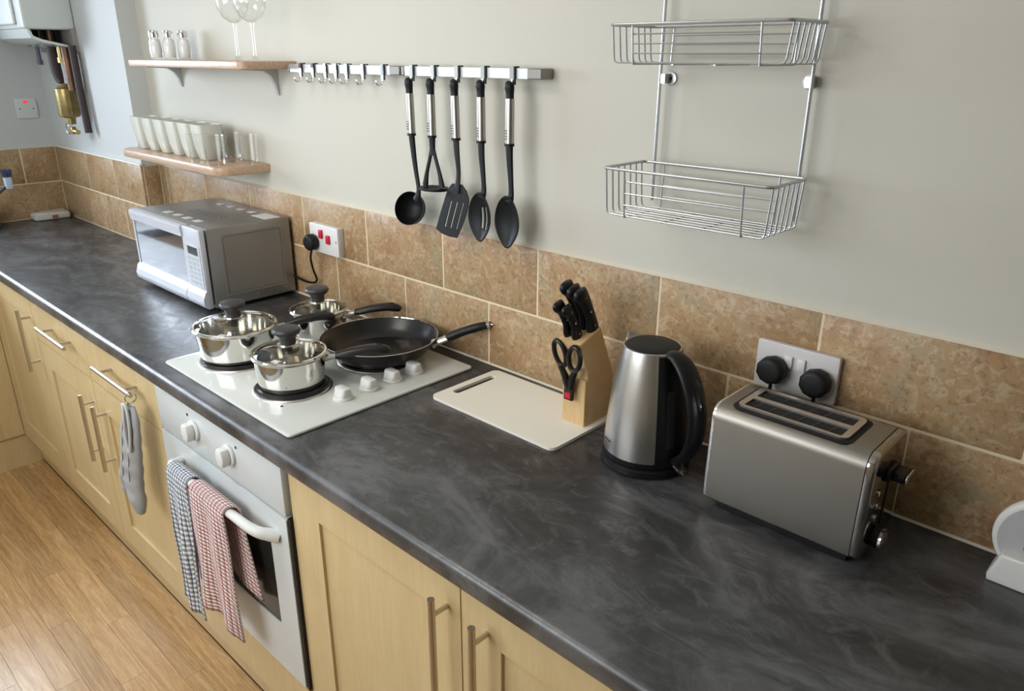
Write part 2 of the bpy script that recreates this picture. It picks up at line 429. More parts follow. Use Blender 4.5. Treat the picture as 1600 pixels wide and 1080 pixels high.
# boxing face tiles and its return
bm = B(); box(bm, XL, PX, -.07-TT*.86, -.07, WZ, TZ-.001); box(bm, PX, PX+TT*.86, -.07, -TT, WZ, TZ-.001)
obj('grout', bm, GROUT, wb)
for z0, z1, off in zr:
    for a, e in ((XL+TT, -3.10+off), (-3.10+off, -2.79+off*.3), (-2.79+off*.3, PX+TT)): tile(wb, 'x', a, e, z0, z1, -.07, 1)
    tile(wb, 'y', -.07, -TT, z0, z1, PX, 1)
# left wall tiles
bm = B(); box(bm, XL, XL+TT*.86, -1.985, -.078, WZ, WZ+H1-.003); box(bm, XL, XL+TT*.86, -.565, -.078, WZ+H1-.003, TZ-.001); obj('grout', bm, GROUT, wl)
for z0, z1, off in zr:
    s = -.225 if off == 0 else -.385
    tile(wl, 'y', s, -.078, z0, z1, XL, 1)
    for k in range(6 if off else 2):
        if s-.32*k > -1.95: tile(wl, 'y', max(s-.32*(k+1), -1.985 if off else -.565), s-.32*k, z0, z1, XL, 1)
# tile top bead
struct(obj('trim_2', box(B(), XL, PX+.012, -.082, -.07, TZ-.001, TZ+.006, .002), M('bead_white', (.78, .75, .66), .5)), 'white bead along the top of the corner tiles')
struct(obj('trim_3', prism(B(), [(-TT-.001, TZ-.002), (0, TZ-.002), (0, TZ+.004)], 'x', PX, 2.39), TRIMW), 'thin sealant line on top of the wall tiles')
struct(obj('trim_4', prism(B(), [(-.003-TT, WZ), (-TT+.002, WZ), (-TT+.002, WZ+.004)], 'x', PX, 2.39), TRIMW), 'sealant line between worktop and tiles')

# ------------------------------------------------------------------ worktop (L shape, rounded front edge)
YF = -.612
def nose(y):   # rounded front profile (y,z)
    pr = [(-TT, WZ)]
    R = .013
    for i in range(7):
        a = PI/2+PI/2*i/6; pr.append((y+R+R*math.cos(a), WZ-R+R*math.sin(a)))
    for i in range(4):
        a = PI+PI/2*i/3; pr.append((y+.007+.007*math.cos(a), WZ-.038+.007+.007*math.sin(a)))
    pr.append((-TT, WZ-.038)); return pr
bm = prism(B(), nose(YF), 'x', PX+TT, 2.38)
prism(bm, [(min(p[0], -.0785), p[1]) for p in nose(YF)], 'x', XL+.64, PX+TT)
# left leg of the L
leg = [(XL+TT-.0+(-p[0]-TT), p[1]) for p in nose(-.64)]
prism(bm, leg, 'y', -1.985, YF+.0)
box(bm, XL+TT, XL+.64, YF, -.078, WZ-.038, WZ)
tag(obj('worktop', bm, WT, ang=30), 'dark slate-grey laminate worktop with rounded front edge running along the tiled wall', 'worktop')

# ------------------------------------------------------------------ base cabinets
YD = -.590                                       # door face
def shaker(bm, x0, x1, z0, z1, y=YD, st=.087, t=.019):
    """frame-and-panel door front in the plane y"""
    plate(bm, [(x0, z0), (x1, z0), (x1, z1), (x0, z1)], [[(x0+st, z0+st), (x1-st, z0+st), (x1-st, z1-st), (x0+st, z1-st)]], 'y', y, t)
    return bm
def vhandle(d, x, z0, z1, label=None):
    bm = B(); y = YD-.034
    bar(bm, (x, y, z0), (x, y, z1), .0062, 14)
    for z in (z0+.032, z1-.032): bar(bm, (x, y, z), (x, YD, z), .0045, 10)
    return obj('handle', bm, SATIN, d)
def hhandle(d, x0, x1, z, y=YD-.034):
    bm = B(); bar(bm, (x0, y, z), (x1, y, z), .0062, 14)
    for x in (x0+.05, x1-.05): bar(bm, (x, y, z), (x, YD, z), .0045, 10)
    return obj('handle', bm, SATIN, d)
def cabinet(x0, x1, label, drawer=None, doors=(), group='maple base cabinets under the worktop'):
    t = thing('base_cabinet', label, 'cabinet', ((x0+x1)/2, -.3, .0), group)
    bm = B(); box(bm, x0+.001, x1-.001, YD+.021, -.085 if x0 < -2.3 else -.03, .14, WZ-.0385)
    obj('body', bm, MAPLE, t)
    if drawer:
        za, zb, hx0, hx1, hz = drawer
        d = obj('drawer', box(B(), x0+.0015, x1-.0015, YD, YD+.019, za, zb, .0012, 1), MAPLE, t)
        hhandle(d, hx0, hx1, hz)
    for dx0, dx1, z0, z1, hx, hz0, hz1 in doors:
        d = obj('door', shaker(B(), dx0+.0015, dx1-.0015, z0, z1), MAPLE, t, smooth=False)
        st = .087
        bm = B(); box(bm, dx0+st-.004, dx1-st+.004, YD+.006, YD+.016, z0+st-.004, z1-st+.004)
        obj('panel', bm, MAPLE, d)
        if hx: vhandle(d, hx, hz0, hz1)
    return t
ZB, ZT = .145, .868
cabinet(-1.805, -1.300, 'pale maple cabinet left of the oven, with the grey oven glove on its drawer handle',
        (.713, ZT, -1.655, -1.385, .803), [(-1.805, -1.300, ZB, .709, -1.735, .437, .655)])
cabinet(-2.312, -1.805, 'pale maple cabinet with a drawer, second to the left of the oven',
        (.713, ZT, -2.155, -1.890, .797), [(-2.312, -1.805, ZB, .709, -1.832, .437, .662)])
cabinet(-2.8608, -2.312, 'full-height door maple cabinet in the far corner, tall bar handle and no drawer',
        None, [(-2.8608, -2.312, ZB, ZT, -2.345, .590, .815)])
cabinet(-.662, .330, 'double-door maple cabinet right of the oven, two upright bar handles side by side', None,
        [(-.662, -.168, ZB, ZT, -.200, .560, .832), (-.168, .330, ZB, ZT, -.108, .560, .832)])
cabinet(.330, 1.33, 'maple cabinet under the worktop at the right edge below the toaster', None,
        [(.330, .830, ZB, ZT, .795, .60, .832), (.830, 1.33, ZB, ZT, .865, .60, .832)])
# the run turning along the left wall
XC = -2.862
t = thing('base_cabinet', 'maple cabinet of the return run below the window, at the left edge', 'cabinet', (-3.15, -1.2, 0), 'maple base cabinets under the worktop')
obj('body', box(B(), XL+.03, XC-.0195, -1.985, YD-.001, .14, WZ-.0385), MAPLE, t)
obj('corner_post', box(B(), XC-.020, XC, -.665, YD-.001, ZB, ZT), MAPLE, t)
for k in range(3):
    y1 = -.6656-.44*k; y0 = y1-.439
    bm = plate(B(), [(y0, ZB), (y1, ZB), (y1, ZT), (y0, ZT)], [[(y0+.087, ZB+.087), (y1-.087, ZB+.087), (y1-.087, ZT-.087), (y0+.087, ZT-.087)]], 'x', XC-.019, .019)
    d = obj('door', bm, MAPLE, t, smooth=False)
    obj('panel', box(B(), XC-.018, XC-.008, y0+.083, y1-.083, ZB+.083, ZT-.083), MAPLE, d)
    bm = B(); bar(bm, (XC+.034, y0+.045, .60), (XC+.034, y0+.045, .82), .0062, 12)
    for z in (.63, .79): bar(bm, (XC+.034, y0+.045, z), (XC, y0+.045, z), .0045)
    obj('handle', bm, SATIN, d)
struct(obj('baseboard_back', box(B(), -2.90, 1.33, -.545, -.527, .006, .14), MAPLE), 'maple plinth under the cabinets along the tiled wall')
struct(obj('baseboard_left', box(B(), XC-.060, XC-.042+.03, -1.985, -.546, .0, .14), MAPLE), 'maple plinth under the return run')

# ------------------------------------------------------------------ built-in oven
OX0, OX1 = -1.285, -.688; OY = -.598
t = thing('oven', 'white built-in electric oven with two knobs and towels on its rail', 'oven', ((OX0+OX1)/2, -.3, .2))
obj('body', box(B(), OX0+.012, OX1+.010, OY+.030, -.06, .285, .866), BLACK, t)
cp = obj('control_panel', box(B(), OX0, OX1, OY, OY+.036, .742, .866, .004, 2), ENAMEL2, t)
for x in (-1.075, -.905):
    bm = disc(B(), (x, OY, .806), .0255, -.007, 'y', 28, .002)
    k = obj('knob', bm, WPLAST, t)
    prism(bm2 := B(), [(x-.0155, .806+.012), (x-.0175, .806-.004), (x-.010, .806-.020), (x+.010, .806-.020), (x+.0175, .806-.004), (x+.0155, .806+.012), (x+.010, .806+.020), (x-.010, .806+.020)], 'y', OY-.007, OY-.027, .004, 2)
    obj('grip', bm2, WPLAST, k)
bm = B()
for x in (-1.105, -.872): disc(bm, (x, OY, .836), .0036, -.001, 'y', 12)
obj('indicator_light', bm, BLACK, cp)
dr = obj('door', plate(B(), [(OX0, .292), (OX1, .292), (OX1, .736), (OX0, .736)], [rrect(-1.19, -.765, .425, .655, .01)], 'y', OY, .020), ENAMEL2, t)
obj('door_glass', box(B(), -1.195, -.760, OY+.003, OY+.010, .420, .660), DARKGLASS, dr)
bm = B(); YR = -.636; RZ = .697
tube(bm, [(-1.185, OY+.002, RZ-.016), (-1.170, OY-.020, RZ-.008), (-1.145, YR, RZ), (-1.0, YR-.004, RZ+.001), (-.83, YR-.002, RZ), (-.765, YR+.006, RZ-.006), (-.740, OY-.012, RZ-.014), (-.728, OY+.002, RZ-.020)],
     [.012, .012, .0105, .0105, .0105, .012, .014, .014], 14, sm=5)
obj('rail', bm, WPLAST, dr)
obj('side_seal', box(B(), OX1+.001, OX1+.010, OY+.003, OY+.030, .288, .74), BLACK, t)
obj('filler_panel', box(B(), OX0, OX1, YD, YD+.019, .145, .284), MAPLE, t)
t2 = thing('end_panel', 'narrow maple upright between the cabinet and the right side of the oven', 'panel', (-.672, -.3, .145))
obj('board', box(B(), -.6775, -.6635, YD+.003, -.05, .145, .868), MAPLE, t2)

# ------------------------------------------------------------------ towels on the rail
def towel(name, x0, x1, zf, zb, mat, label, seed, spread=.0, bshift=0.0, folds=3, bdrop=0):
    r = random.Random(seed); bm = B(); uv = bm.loops.layers.uv.new('uv')
    nx, path = 26, []
    R = .0145
    nF, nA, nB = 26, 8, 16
    def pos(i, s):
        u = i/nx; x = x0+(x1-x0)*u
        if s <= nF:      # front fall
            t_ = 1-s/nF; z = RZ-(RZ-zf)*t_; y = YR-R-.002
            y -= (.006*math.sin(u*folds*2*PI+seed)+.003*math.sin(u*11+t_*5))*min(t_*2, 1)+.004*t_
            xx = x-.012*t_+(u-.5)*spread*t_+.004*math.sin(t_*6+u*4+seed)*t_ + bdrop*t_*0
            z += (.010*math.sin(u*5+seed)-(u-.4)*.02)*t_
            return xx, y, z
        if s <= nF+nA:
            a = PI*(s-nF)/nA; return x+bshift*.3*(1-math.cos(a))/2, YR-R*math.cos(a), RZ+R*math.sin(a)*1.0
        t_ = (s-nF-nA)/nB; z = RZ-(RZ-zb)*t_
        y = YR+R-.002+(.003*math.sin(u*9+seed))*t_
        return x+bshift*(.3+.7*t_)+(u-.5)*spread*t_, min(y, OY-.004), z+.01*math.sin(u*4)*t_
    V = [[bm.verts.new(pos(i, s)) for i in range(nx+1)] for s in range(nF+nA+nB+1)]
    for s in range(len(V)-1):
        for i in range(nx):
            f = bm.faces.new((V[s][i], V[s][i+1], V[s+1][i+1], V[s+1][i]))
            for lp, (a, c_) in zip(f.loops, ((i, s), (i+1, s), (i+1, s+1), (i, s+1))): lp[uv].uv = (a/nx, c_/(nF+nA+nB))
    o = obj(name, bm, mat, ang=180)
    md = o.modifiers.new('thick', 'SOLIDIFY'); md.thickness = .0045; md.offset = 1
    tag(o, label, 'towel'); return o
towel('tea_towel', -1.138, -1.036, .312, .37, BLUE, 'navy and white checked tea towel at the left of the oven rail', 3, .02, .020, 1.6)
towel('tea_towel', -1.018, -.858, .372, .49, PINK, 'red and white checked tea towel hanging on the oven rail', 5, .035, .042, 2.0)

# ------------------------------------------------------------------ oven glove on drawer handle
t = thing('oven_glove', 'grey quilted oven glove hanging by a ring from the drawer handle', 'oven glove', (-1.40, -.63, .80))
gx = -1.392; hy = YD-.034
# centre line of the hanging mitt, its half widths and half thickness from the cuff down to the finger tips
GL = [(.790, -1.360, -.636, .016, .006), (.775, -1.362, -.638, .034, .010), (.740, -1.372, -.640, .050, .013), (.690, -1.385, -.643, .056, .015), (.640, -1.397, -.645, .058, .016),
      (.600, -1.408, -.646, .060, .017), (.560, -1.418, -.647, .058, .017)]
def globe(bm, rows, seg=20):
    rings = []
    for z, x, y, hw, ht in rows:
        rings.append([bm.verts.new((x+hw*math.cos(2*PI*k/seg), y+ht*math.copysign(abs(math.sin(2*PI*k/seg))**.8, math.sin(2*PI*k/seg)), z)) for k in range(seg)])
    for A, D_ in zip(rings, rings[1:]):
        for k in range(seg): bm.faces.new((A[k], A[(k+1) % seg], D_[(k+1) % seg], D_[k]))
    bm.faces.new(rings[0]); bm.faces.new(rings[-1][::-1])
def dense(rows, n=5, quilt=.09):
    P = [Vector((r[0], r[1], r[2])) for r in rows]; Q = [Vector((r[3], r[4], 0)) for r in rows]
    a = smooth_path(P, n); b_ = smooth_path(Q, n)
    return [(p.x, p.y, p.z, q.x*(1+.010*math.sin(p.x*110)), q.y*(1+quilt*math.sin(p.x*128))) for p, q in zip(a, b_)]
bm = B(); globe(bm, dense(GL+[(.535, -1.414, -.649, .050, .018), (.505, -1.402, -.651, .040, .018), (.482, -1.398, -.652, .034, .016), (.462, -1.396, -.652, .020, .010), (.457, -1.396, -.652, .006, .004)]))
obj('mitt', bm, GLOVE, t, ang=180)
bm = B(); globe(bm, dense([(.610, -1.436, -.647, .022, .012), (.575, -1.452, -.648, .022, .016), (.540, -1.462, -.650, .020, .016), (.510, -1.463, -.651, .018, .014), (.492, -1.462, -.651, .011, .009), (.487, -1.462, -.651, .004, .003)]))
obj('thumb', bm, GLOVE, t, ang=180)
SEAM = M('seam_grey', (.22, .22, .22), .9)
bm = B()
for z in (.560, .610, .660, .710):
    f = min(GL, key=lambda r: abs(r[0]-z)); tube(bm, [(f[1]+u*f[3], f[2]-f[4]*math.sqrt(max(0, 1-u*u))*.80, z+.006*u) for u in (-.97, -.6, 0, .6, .97)], .0014, 6, sm=3)
for u in (-.35, .35):
    tube(bm, [(r[1]+u*r[3], r[2]-r[4]*.97, r[0]) for r in GL[1:]], .0013, 6, sm=3)
obj('quilting_seam', bm, SEAM, t)
# open cuff: dark slit with a pale binding down both sides
bm = B(); tube(bm, [(-1.352, -.652, .785), (-1.350, -.657, .740), (-1.352, -.660, .700), (-1.357, -.660, .672)], [.0055, .0075, .006, .002], 8, sm=4, up=(1, 0, 0), flat=(.5, 1.0))
obj('cuff_opening', bm, M('cuff_dark', (.12, .12, .12), .9), t)
bm = B()
tube(bm, [(-1.390, -.640, .770), (-1.376, -.650, .792), (-1.362, -.655, .780), (-1.362, -.660, .730), (-1.361, -.662, .680), (-1.355, -.662, .664)], .0038, 8, sm=4)
tube(bm, [(-1.376, -.650, .792), (-1.350, -.652, .794), (-1.338, -.655, .760), (-1.340, -.659, .710), (-1.350, -.662, .668)], .0038, 8, sm=4)
obj('binding', bm, BINDING, t)
bm = B(); tube(bm, [(gx+.004, hy+.014*math.cos(a), .797+.014*math.sin(a)) for a in [2*PI*i/20 for i in range(20)]], .0020, 8, closed=True)
obj('ring', bm, CHROME, t)

# ------------------------------------------------------------------ hob
HX0, HX1, HY0, HY1 = -1.2724, -.6924, -.5686, -.0584
t = thing('hob', 'white enamel electric hob with four black hotplates set in the worktop', 'hob', (-.98, -.31, WZ))
pl = rrect(HX0, HX1, HY0, HY1, .012, 4)
bm = prism(B(), pl, 'z', WZ, WZ+.0075, .004, 2)
obj('hob_plate', bm, ENAMEL, t)
HZ = WZ+.0075
rings_ = [(-1.152, -.428, .094), (-.900, -.432, .084), (-1.140, -.197, .074), (-.905, -.185, .098)]
for x, y, r in rings_:
    bm = lathe(B(), [(0, .010), (.018, .010), (.019, .008), (r*.55, .010), (r*.56, .0088), (r*.74, .010), (r*.75, .0088), (r*.93, .010), (r*.94, .0065), (r, .006), (r, 0)], (x, y, HZ), 48)
    hp = obj('hotplate', bm, RINGM, t)
    obj('steel_ring', lathe(B(), [(r-.001, .0040), (r+.002, .0036), (r+.005, .0018), (r+.006, 0)], (x, y, HZ), 48), STEEL, hp)
for y in (-.388, -.318, -.251, -.187):
    x = -.765
    k = obj('knob', lathe(B(), [(0, .008), (.019, .008), (.0225, .005), (.023, 0)], (x, y, HZ), 28), WPLAST, t)
    bm = prism(B(), rrect(x-.0195, x+.0195, y-.0155, y+.0155, .009, 4), 'z', HZ+.005, HZ+.027, .004, 2)
    for v_ in bm.verts:
        if v_.co.z > HZ+.018: v_.co.y = y+(v_.co.y-y)*.72
    obj('grip', bm, WPLAST, k)
obj('indicator_light', disc(B(), (-.825, -.505, HZ), .003, .0012, 'z', 12), BLACK, t)

# ------------------------------------------------------------------ saucepans
def saucepan(cx, cy, R, H, ang, label, z0=HZ+.0103, hl=.125):
    t = thing('saucepan', label, 'saucepan', (cx, cy, z0), 'stainless steel saucepans with glass lids')
    prof = [(0, 0), (R*.80, 0), (R*.86, .003), (R*.885, .010), (R*.90, .02), (R*.935, H*.8), (R*.95, H-.004), (R*1.0, H), (R*1.0, H+.0015), (R*.93, H-.001), (R*.91, H*.75), (R*.86, .008), (0, .005)]
    obj('pan', lathe(B(), prof, (cx, cy, z0), 56), POLISH, t)
    zt = z0+H+.001
    lid = obj('lid', lathe(B(), [(R*.95, .002), (R*.90, .008), (R*.75, .015), (R*.5, .021), (R*.25, .024), (0, .0245)], (cx, cy, zt), 48), LIDGLASS, t)
    obj('rim', lathe(B(), [(R*.93, .0), (R*1.005, .001), (R*1.015, .003), (R*.99, .006), (R*.94, .0062), (R*.93, .004)], (cx, cy, zt), 56), POLISH, lid)
    obj('knob_plate', lathe(B(), [(.024, .022), (.023, .0255), (.018, .027), (0, .027)], (cx, cy, zt), 32), POLISH, lid)
    obj('lid_knob', lathe(B(), [(.0185, .026), (.0180, .036), (.0205, .043), (.0290, .049), (.0310, .055), (.0285, .060), (.019, .0635), (0, .0645)], (cx, cy, zt), 32), KNOBG, lid)
    a = math.radians(ang); d = Vector((math.cos(a), math.sin(a), 0)); c0 = Vector((cx, cy, z0+H-.014))
    bm = B(); tube(bm, [c0+d*(R*.93), c0+d*(R+.012)+Vector((0, 0, .003)), c0+d*(R+.030)+Vector((0, 0, .006))], [.011, .0085, .009], 10, up=(0, 0, 1), flat=(1.1, .7), sm=3)
    obj('bracket', bm, STEEL, t)
    h0 = c0+Vector((0, 0, .006)); bm = B()
    tube(bm, [h0+d*(R+.018), h0+d*(R+.028), h0+d*(R+.060)+Vector((0, 0, .007)), h0+d*(R+.100)+Vector((0, 0, .012)), h0+d*(R+hl)+Vector((0, 0, .010)), h0+d*(R+hl+.014)+Vector((0, 0, .006)), h0+d*(R+hl+.018)+Vector((0, 0, .004))],
         [.010, .0125, .014, .015, .015, .011, .004], 14, up=(0, 0, 1), flat=(1.12, .74), sm=5)
    hd = obj('handle', bm, BAKE, t)
    q = h0+d*(R+hl-.012)+Vector((0, 0, .0222))
    bm = B(); prism(bm, ellipse(q.x, q.y, .011, .0045, 16, a), 'z', q.z-.001, q.z+.0006)
    obj('hanging_hole', bm, SHADOWGAP, hd)
    return t
saucepan(-1.158, -.428, .100, .074, 62, 'large saucepan with glass lid on the front left hotplate')
saucepan(-.905, -.430, .084, .070, 50, 'steel saucepan with glass lid on the front right hotplate, nearest the knobs')
saucepan(-1.140, -.200, .076, .066, 48, 'small steel saucepan with glass lid at the back left, beside the microwave')

# frying pan
fx, fy, fz = -.905, -.178, HZ+.0103
t = thing('frying_pan', 'black non-stick frying pan on the back right hotplate', 'frying pan', (fx, fy, fz))
pr = [(0, 0), (.102, 0), (.112, .004), (.130, .025), (.1435, .044), (.1455, .0465)]
pin = [(.1435, .0455), (.1405, .043), (.127, .024), (.109, .0075), (.1, .004), (0, .0035)]
obj('pan', lathe(B(), pr, (fx, fy, fz), 64), BAKE, t)
obj('cooking_surface', lathe(B(), pin, (fx, fy, fz), 64), NONSTICK, t)
obj('rim', lathe(B(), [(.1452, .0462), (.1458, .0475), (.1440, .0478), (.1434, .0455)], (fx, fy, fz), 64), POLISH, t)
a = math.radians(37); d = Vector((math.cos(a), math.sin(a), 0)); c0 = Vector((fx, fy, fz+.032)); Z = Vector((0, 0, 1))
bm = B(); tube(bm, [c0+d*.135, c0+d*.155+Z*.008, c0+d*.180+Z*.020], [.014, .012, .0125], 12, up=(0, 0, 1), flat=(1.1, .7), sm=3)
for s_ in (-.008, .008):
    q = c0+d*.139+Vector((-d.y, d.x, 0))*s_; disc(bm, (q.x, q.y, q.z-.008), .004, .006, 'z', 10)
obj('bracket', bm, STEEL, t)
bm = B(); tube(bm, [c0+d*.172+Z*.017, c0+d*.180+Z*.021, c0+d*.215+Z*.036, c0+d*.250+Z*.048, c0+d*.272+Z*.054], [.0125, .0135, .0125, .0125, .0105], 14, up=(0, 0, 1), flat=(1.05, .85), sm=5)
obj('handle', bm, BLACK, t)
bm = B(); tube(bm, [c0+d*.271+Z*.054, c0+d*.279+Z*.056], [.0105, .0095], 14, up=(0, 0, 1), flat=(1.05, .85))
lp = []
for i in range(15):
    th = -PI*.9+2*PI*.9*i/14; lp.append(c0+d*(.287+.009*math.cos(th))+Vector((-d.y, d.x, 0))*(.007*math.sin(th))+Z*.058)
tube(bm, lp, .0017, 7)
obj('hanging_loop', bm, STEEL, t)

# ------------------------------------------------------------------ microwave
MX0, MX1, MY0, MY1, MZ0, MZ1 = -2.040, -1.556, -.300, -.020, WZ+.012, WZ+.250
t = thing('microwave', 'silver microwave oven with a glass door near the corner of the worktop', 'microwave', (-1.80, -.16, WZ))
bm = box(B(), MX0, MX1, MY0+.012, MY1, MZ0, MZ1, .004)
obj('case', bm, MWSIDE, t)
# pressed side panel: raised ridge outline
def frame_rr(bm, y0, y1, z0, z1, wd, x, t_): plate(bm, rrect(y0, y1, z0, z1, .008, 3), [rrect(y0+wd, y1-wd, z0+wd, z1-wd, .005, 3)], 'x', x, t_)
bm = B(); frame_rr(bm, MY0+.050, MY1-.030, MZ0+.030, MZ1-.022, .006, MX1-.001, .0035)
obj('side_ridge', bm, MWSIDE, t)
obj('side_panel', box(B(), MX1-.001, MX1+.0015, MY0+.057, MY1-.037, MZ0+.037, MZ1-.029, .001, 1), MWSIDE, t)
bm = B()
for x, y in ((MX0+.04, MY0+.04), (MX1-.04, MY0+.04), (MX0+.04, MY1-.03), (MX1-.04, MY1-.03)): disc(bm, (x, y, WZ), .014, .014, 'z', 16)
obj('feet', bm, BLACK, t)
XS = -1.668      # door | panel split
FY = MY0-.012
bm = plate(B(), [(MX0, MZ0+.002), (XS, MZ0+.002), (XS, MZ1), (MX0, MZ1)], [[(MX0+.012, MZ0+.060), (XS-.006, MZ0+.060), (XS-.006, MZ1-.036), (MX0+.012, MZ1-.036)]], 'y', FY+.003, .020)
d = obj('door', bm, SILVER, t, ang=25)
obj('door_window', box(B(), MX0+.010, XS-.004, FY+.0045, FY+.010, MZ0+.058, MZ1-.034), MWGLASS, d)
bm = B()   # bulging handle lip along the bottom and top of the door
prism(bm, [(FY+.004, MZ0+.060), (FY-.004, MZ0+.054), (FY-.013, MZ0+.030), (FY-.010, MZ0+.010), (FY+.004, MZ0+.001)], 'x', MX0, XS)
prism(bm, [(FY+.004, MZ1), (FY-.003, MZ1-.003), (FY-.005, MZ1-.014), (FY-.001, MZ1-.034), (FY+.004, MZ1-.036)], 'x', MX0, XS)
obj('door_lip', bm, SILVER, d, ang=50)
cp = obj('control_panel', box(B(), XS+.0015, MX1, FY+.001, FY+.018, MZ0+.002, MZ1, .003), SILVER, t)
bm = B()
prism(bm, [(FY+.004, MZ0+.060), (FY-.003, MZ0+.054), (FY-.012, MZ0+.030), (FY-.009, MZ0+.010), (FY+.004, MZ0+.001)], 'x', XS+.0015, MX1)
obj('panel_lip', bm, SILVER, cp, ang=50)
obj('keypad', box(B(), XS+.012, MX1-.010, FY-.0005, FY+.002, MZ0+.066, MZ1-.050), MWPANEL, cp)
obj('display', box(B(), XS+.030, MX1-.022, FY-.0015, FY, MZ1-.078, MZ1-.054), DISPLAY, cp)
bm = B()
for r_ in range(6):
    for q in range(3): box(bm, XS+.020+q*.026, XS+.038+q*.026, FY-.0012, FY-.0004, MZ0+.070+r_*.0145, MZ0+.079+r_*.0145)
obj('buttons', bm, M('button_grey', (.45, .48, .52), .4), cp)
# vents and stickers on top
STICK = M('pale_sticker', (.62, .62, .60), .5)
for i in range(4): obj('sticker', box(B(), MX0+.130+i*.068, MX0+.165+i*.068, MY0+.040, MY0+.062, MZ1, MZ1+.0008), STICK, t)
for i in range(4): obj('sticker', box(B(), MX0+.120+i*.068, MX0+.150+i*.068, MY1-.055, MY1-.035, MZ1, MZ1+.0008), STICK, t)
bm = B()
for i in range(9):
    for j in range(3): box(bm, MX0+.17+i*.022, MX0+.185+i*.022, MY0+.105+j*.014, MY0+.112+j*.014, MZ1-.0005, MZ1+.0004)
obj('vent', bm, M('vent_dark', (.12, .12, .12), .5), t)
obj('rating_label', box(B(), MX1-.095, MX1-.010, MY1-.075, MY1-.025, MZ1, MZ1+.0008), STICK, t)
bm = disc(B(), (MX1, -.150, MZ0+.016), .0035, .002, 'x', 10); obj('screw', bm, CHROME, t)

# ------------------------------------------------------------------ sockets
def rounded_plate(bm, x0, x1, z0, z1, y0, y1): return prism(bm, rrect(x0, x1, z0, z1, .004, 3), 'y', y0, y1, .002, 2)
def plug(t, x, z, y, mat=SOFT):
    bm = B(); o = ellipse(x, z, .026, .025, 10, .3)
    prism(bm, [(px, pz) for px, pz in o], 'y', y, y-.030, .009, 3); return obj('plug_body', bm, mat, t)
# right: double socket behind the toaster
sx, sz, ty = .0049, 1.1608, -TT
t = thing('wall_socket', 'white double wall socket with two white switches behind the toaster', 'socket', (sx+.073, 0, sz-.043))
bm = rounded_plate(B(), sx, sx+.146, sz-.086, sz, ty, ty-.012); obj('face_plate', bm, SOCK, t)
for x in (.0615, .0845): obj('switch', box(B(), sx+x-.0085, sx+x+.0085-.003, ty-.0165, ty-.011, sz-.040, sz-.018, .0015), SOCKL, t)
bm = B()
for x in (.006, .140): disc(bm, (sx+x, ty-.012, sz-.036), .0022, -.0006, 'y', 10)
obj('screw', bm, SOCKL, t)
def plugthing(x, z, ly, label, cable):
    t = thing('plug', label, 'plug', (x, ly, z), 'black mains plugs')
    plug(t, x, z, ly)
    bm = B(); tube(bm, cable, .0034, 8, sm=5); obj('cable', bm, BLACK, t)
    return t
plugthing(sx+.038, 1.115, ty-.012, 'left black plug in the socket behind the toaster, nearer the kettle', [(sx+.038, ty-.024, 1.094), (sx+.036, ty-.030, 1.06), (sx+.0, ty-.020, 1.0), (-.015, ty-.012, .96), (-.028, -.04, .915), (-.045, -.06, .914)])
plugthing(sx+.116, 1.113, ty-.012, 'right black plug in the socket behind the toaster', [(sx+.116, ty-.024, 1.092), (sx+.117, ty-.024, 1.05), (sx+.12, ty-.020, .98), (sx+.12, -.035, .93), (sx+.12, -.050, .9145)])
# left: double socket with red switches
lx0, lx1, lz0, lz1 = -1.428, -1.282, 1.078, 1.163
t = thing('wall_socket', 'white double wall socket with red switches between microwave and utensils', 'socket', (-1.355, 0, 1.12))
bm = rounded_plate(B(), lx0, lx1, lz0, lz1, ty, ty-.022); obj('face_plate', bm, SOCKL, t)
for x, zz in ((lx0+.062, 1.137), (lx0+.098, 1.125)): obj('switch', box(B(), x-.009, x+.009, ty-.0275, ty-.021, zz-.014, zz+.012, .002), RED, t)
obj('screw', disc(B(), (lx1-.010, ty-.022, 1.122), .0025, -.0006, 'y', 10), BLACK, t)
plugthing(lx0+.026, 1.108, ty-.022, 'black plug with a hanging cable in the socket beside the microwave', [(lx0+.026, ty-.036, 1.088), (lx0+.022, ty-.040, 1.06), (lx0+.014, ty-.030, 1.02), (lx0+.016, ty-.022, .99), (lx0-.01, ty-.016, .972), (lx0-.06, ty-.014, .965), (lx0-.14, ty-.013, .97)])

# ------------------------------------------------------------------ chopping board, knife block, knives, scissors
bm = plate(B(), rrect(-.640, -.279, -.243, -.034, .016, 6), [rrect(-.622, -.603, -.195, -.065, .009, 5)], 'z', WZ+.0003, .0065)
tag(obj('chopping_board', bm, BOARD), 'white plastic chopping board with a slot handle lying on the worktop', 'chopping board')
BZ = WZ+.0070
t = thing('knife_block', 'pale wooden knife block standing on the white chopping board', 'knife block', (-.325, -.09, BZ))
bx0, bx1 = -.352, -.294
bm = prism(B(), [(-.118, BZ), (-.036, BZ), (-.036, 1.015), (-.084, 1.124), (-.148, 1.102), (-.122, 1.030)], 'x', bx0, bx1, .0015, 1)
obj('block', bm, BLOCK, t, ang=20)
bm = prism(B(), [(-.128, BZ), (-.1185, BZ), (-.1185, 1.020), (-.128, 1.020)], 'x', bx0, bx1, .0012, 1)
obj('front_sheath', bm, BLOCK, t, ang=20)
D = Vector((-.03, -.43, .90)).normalized()
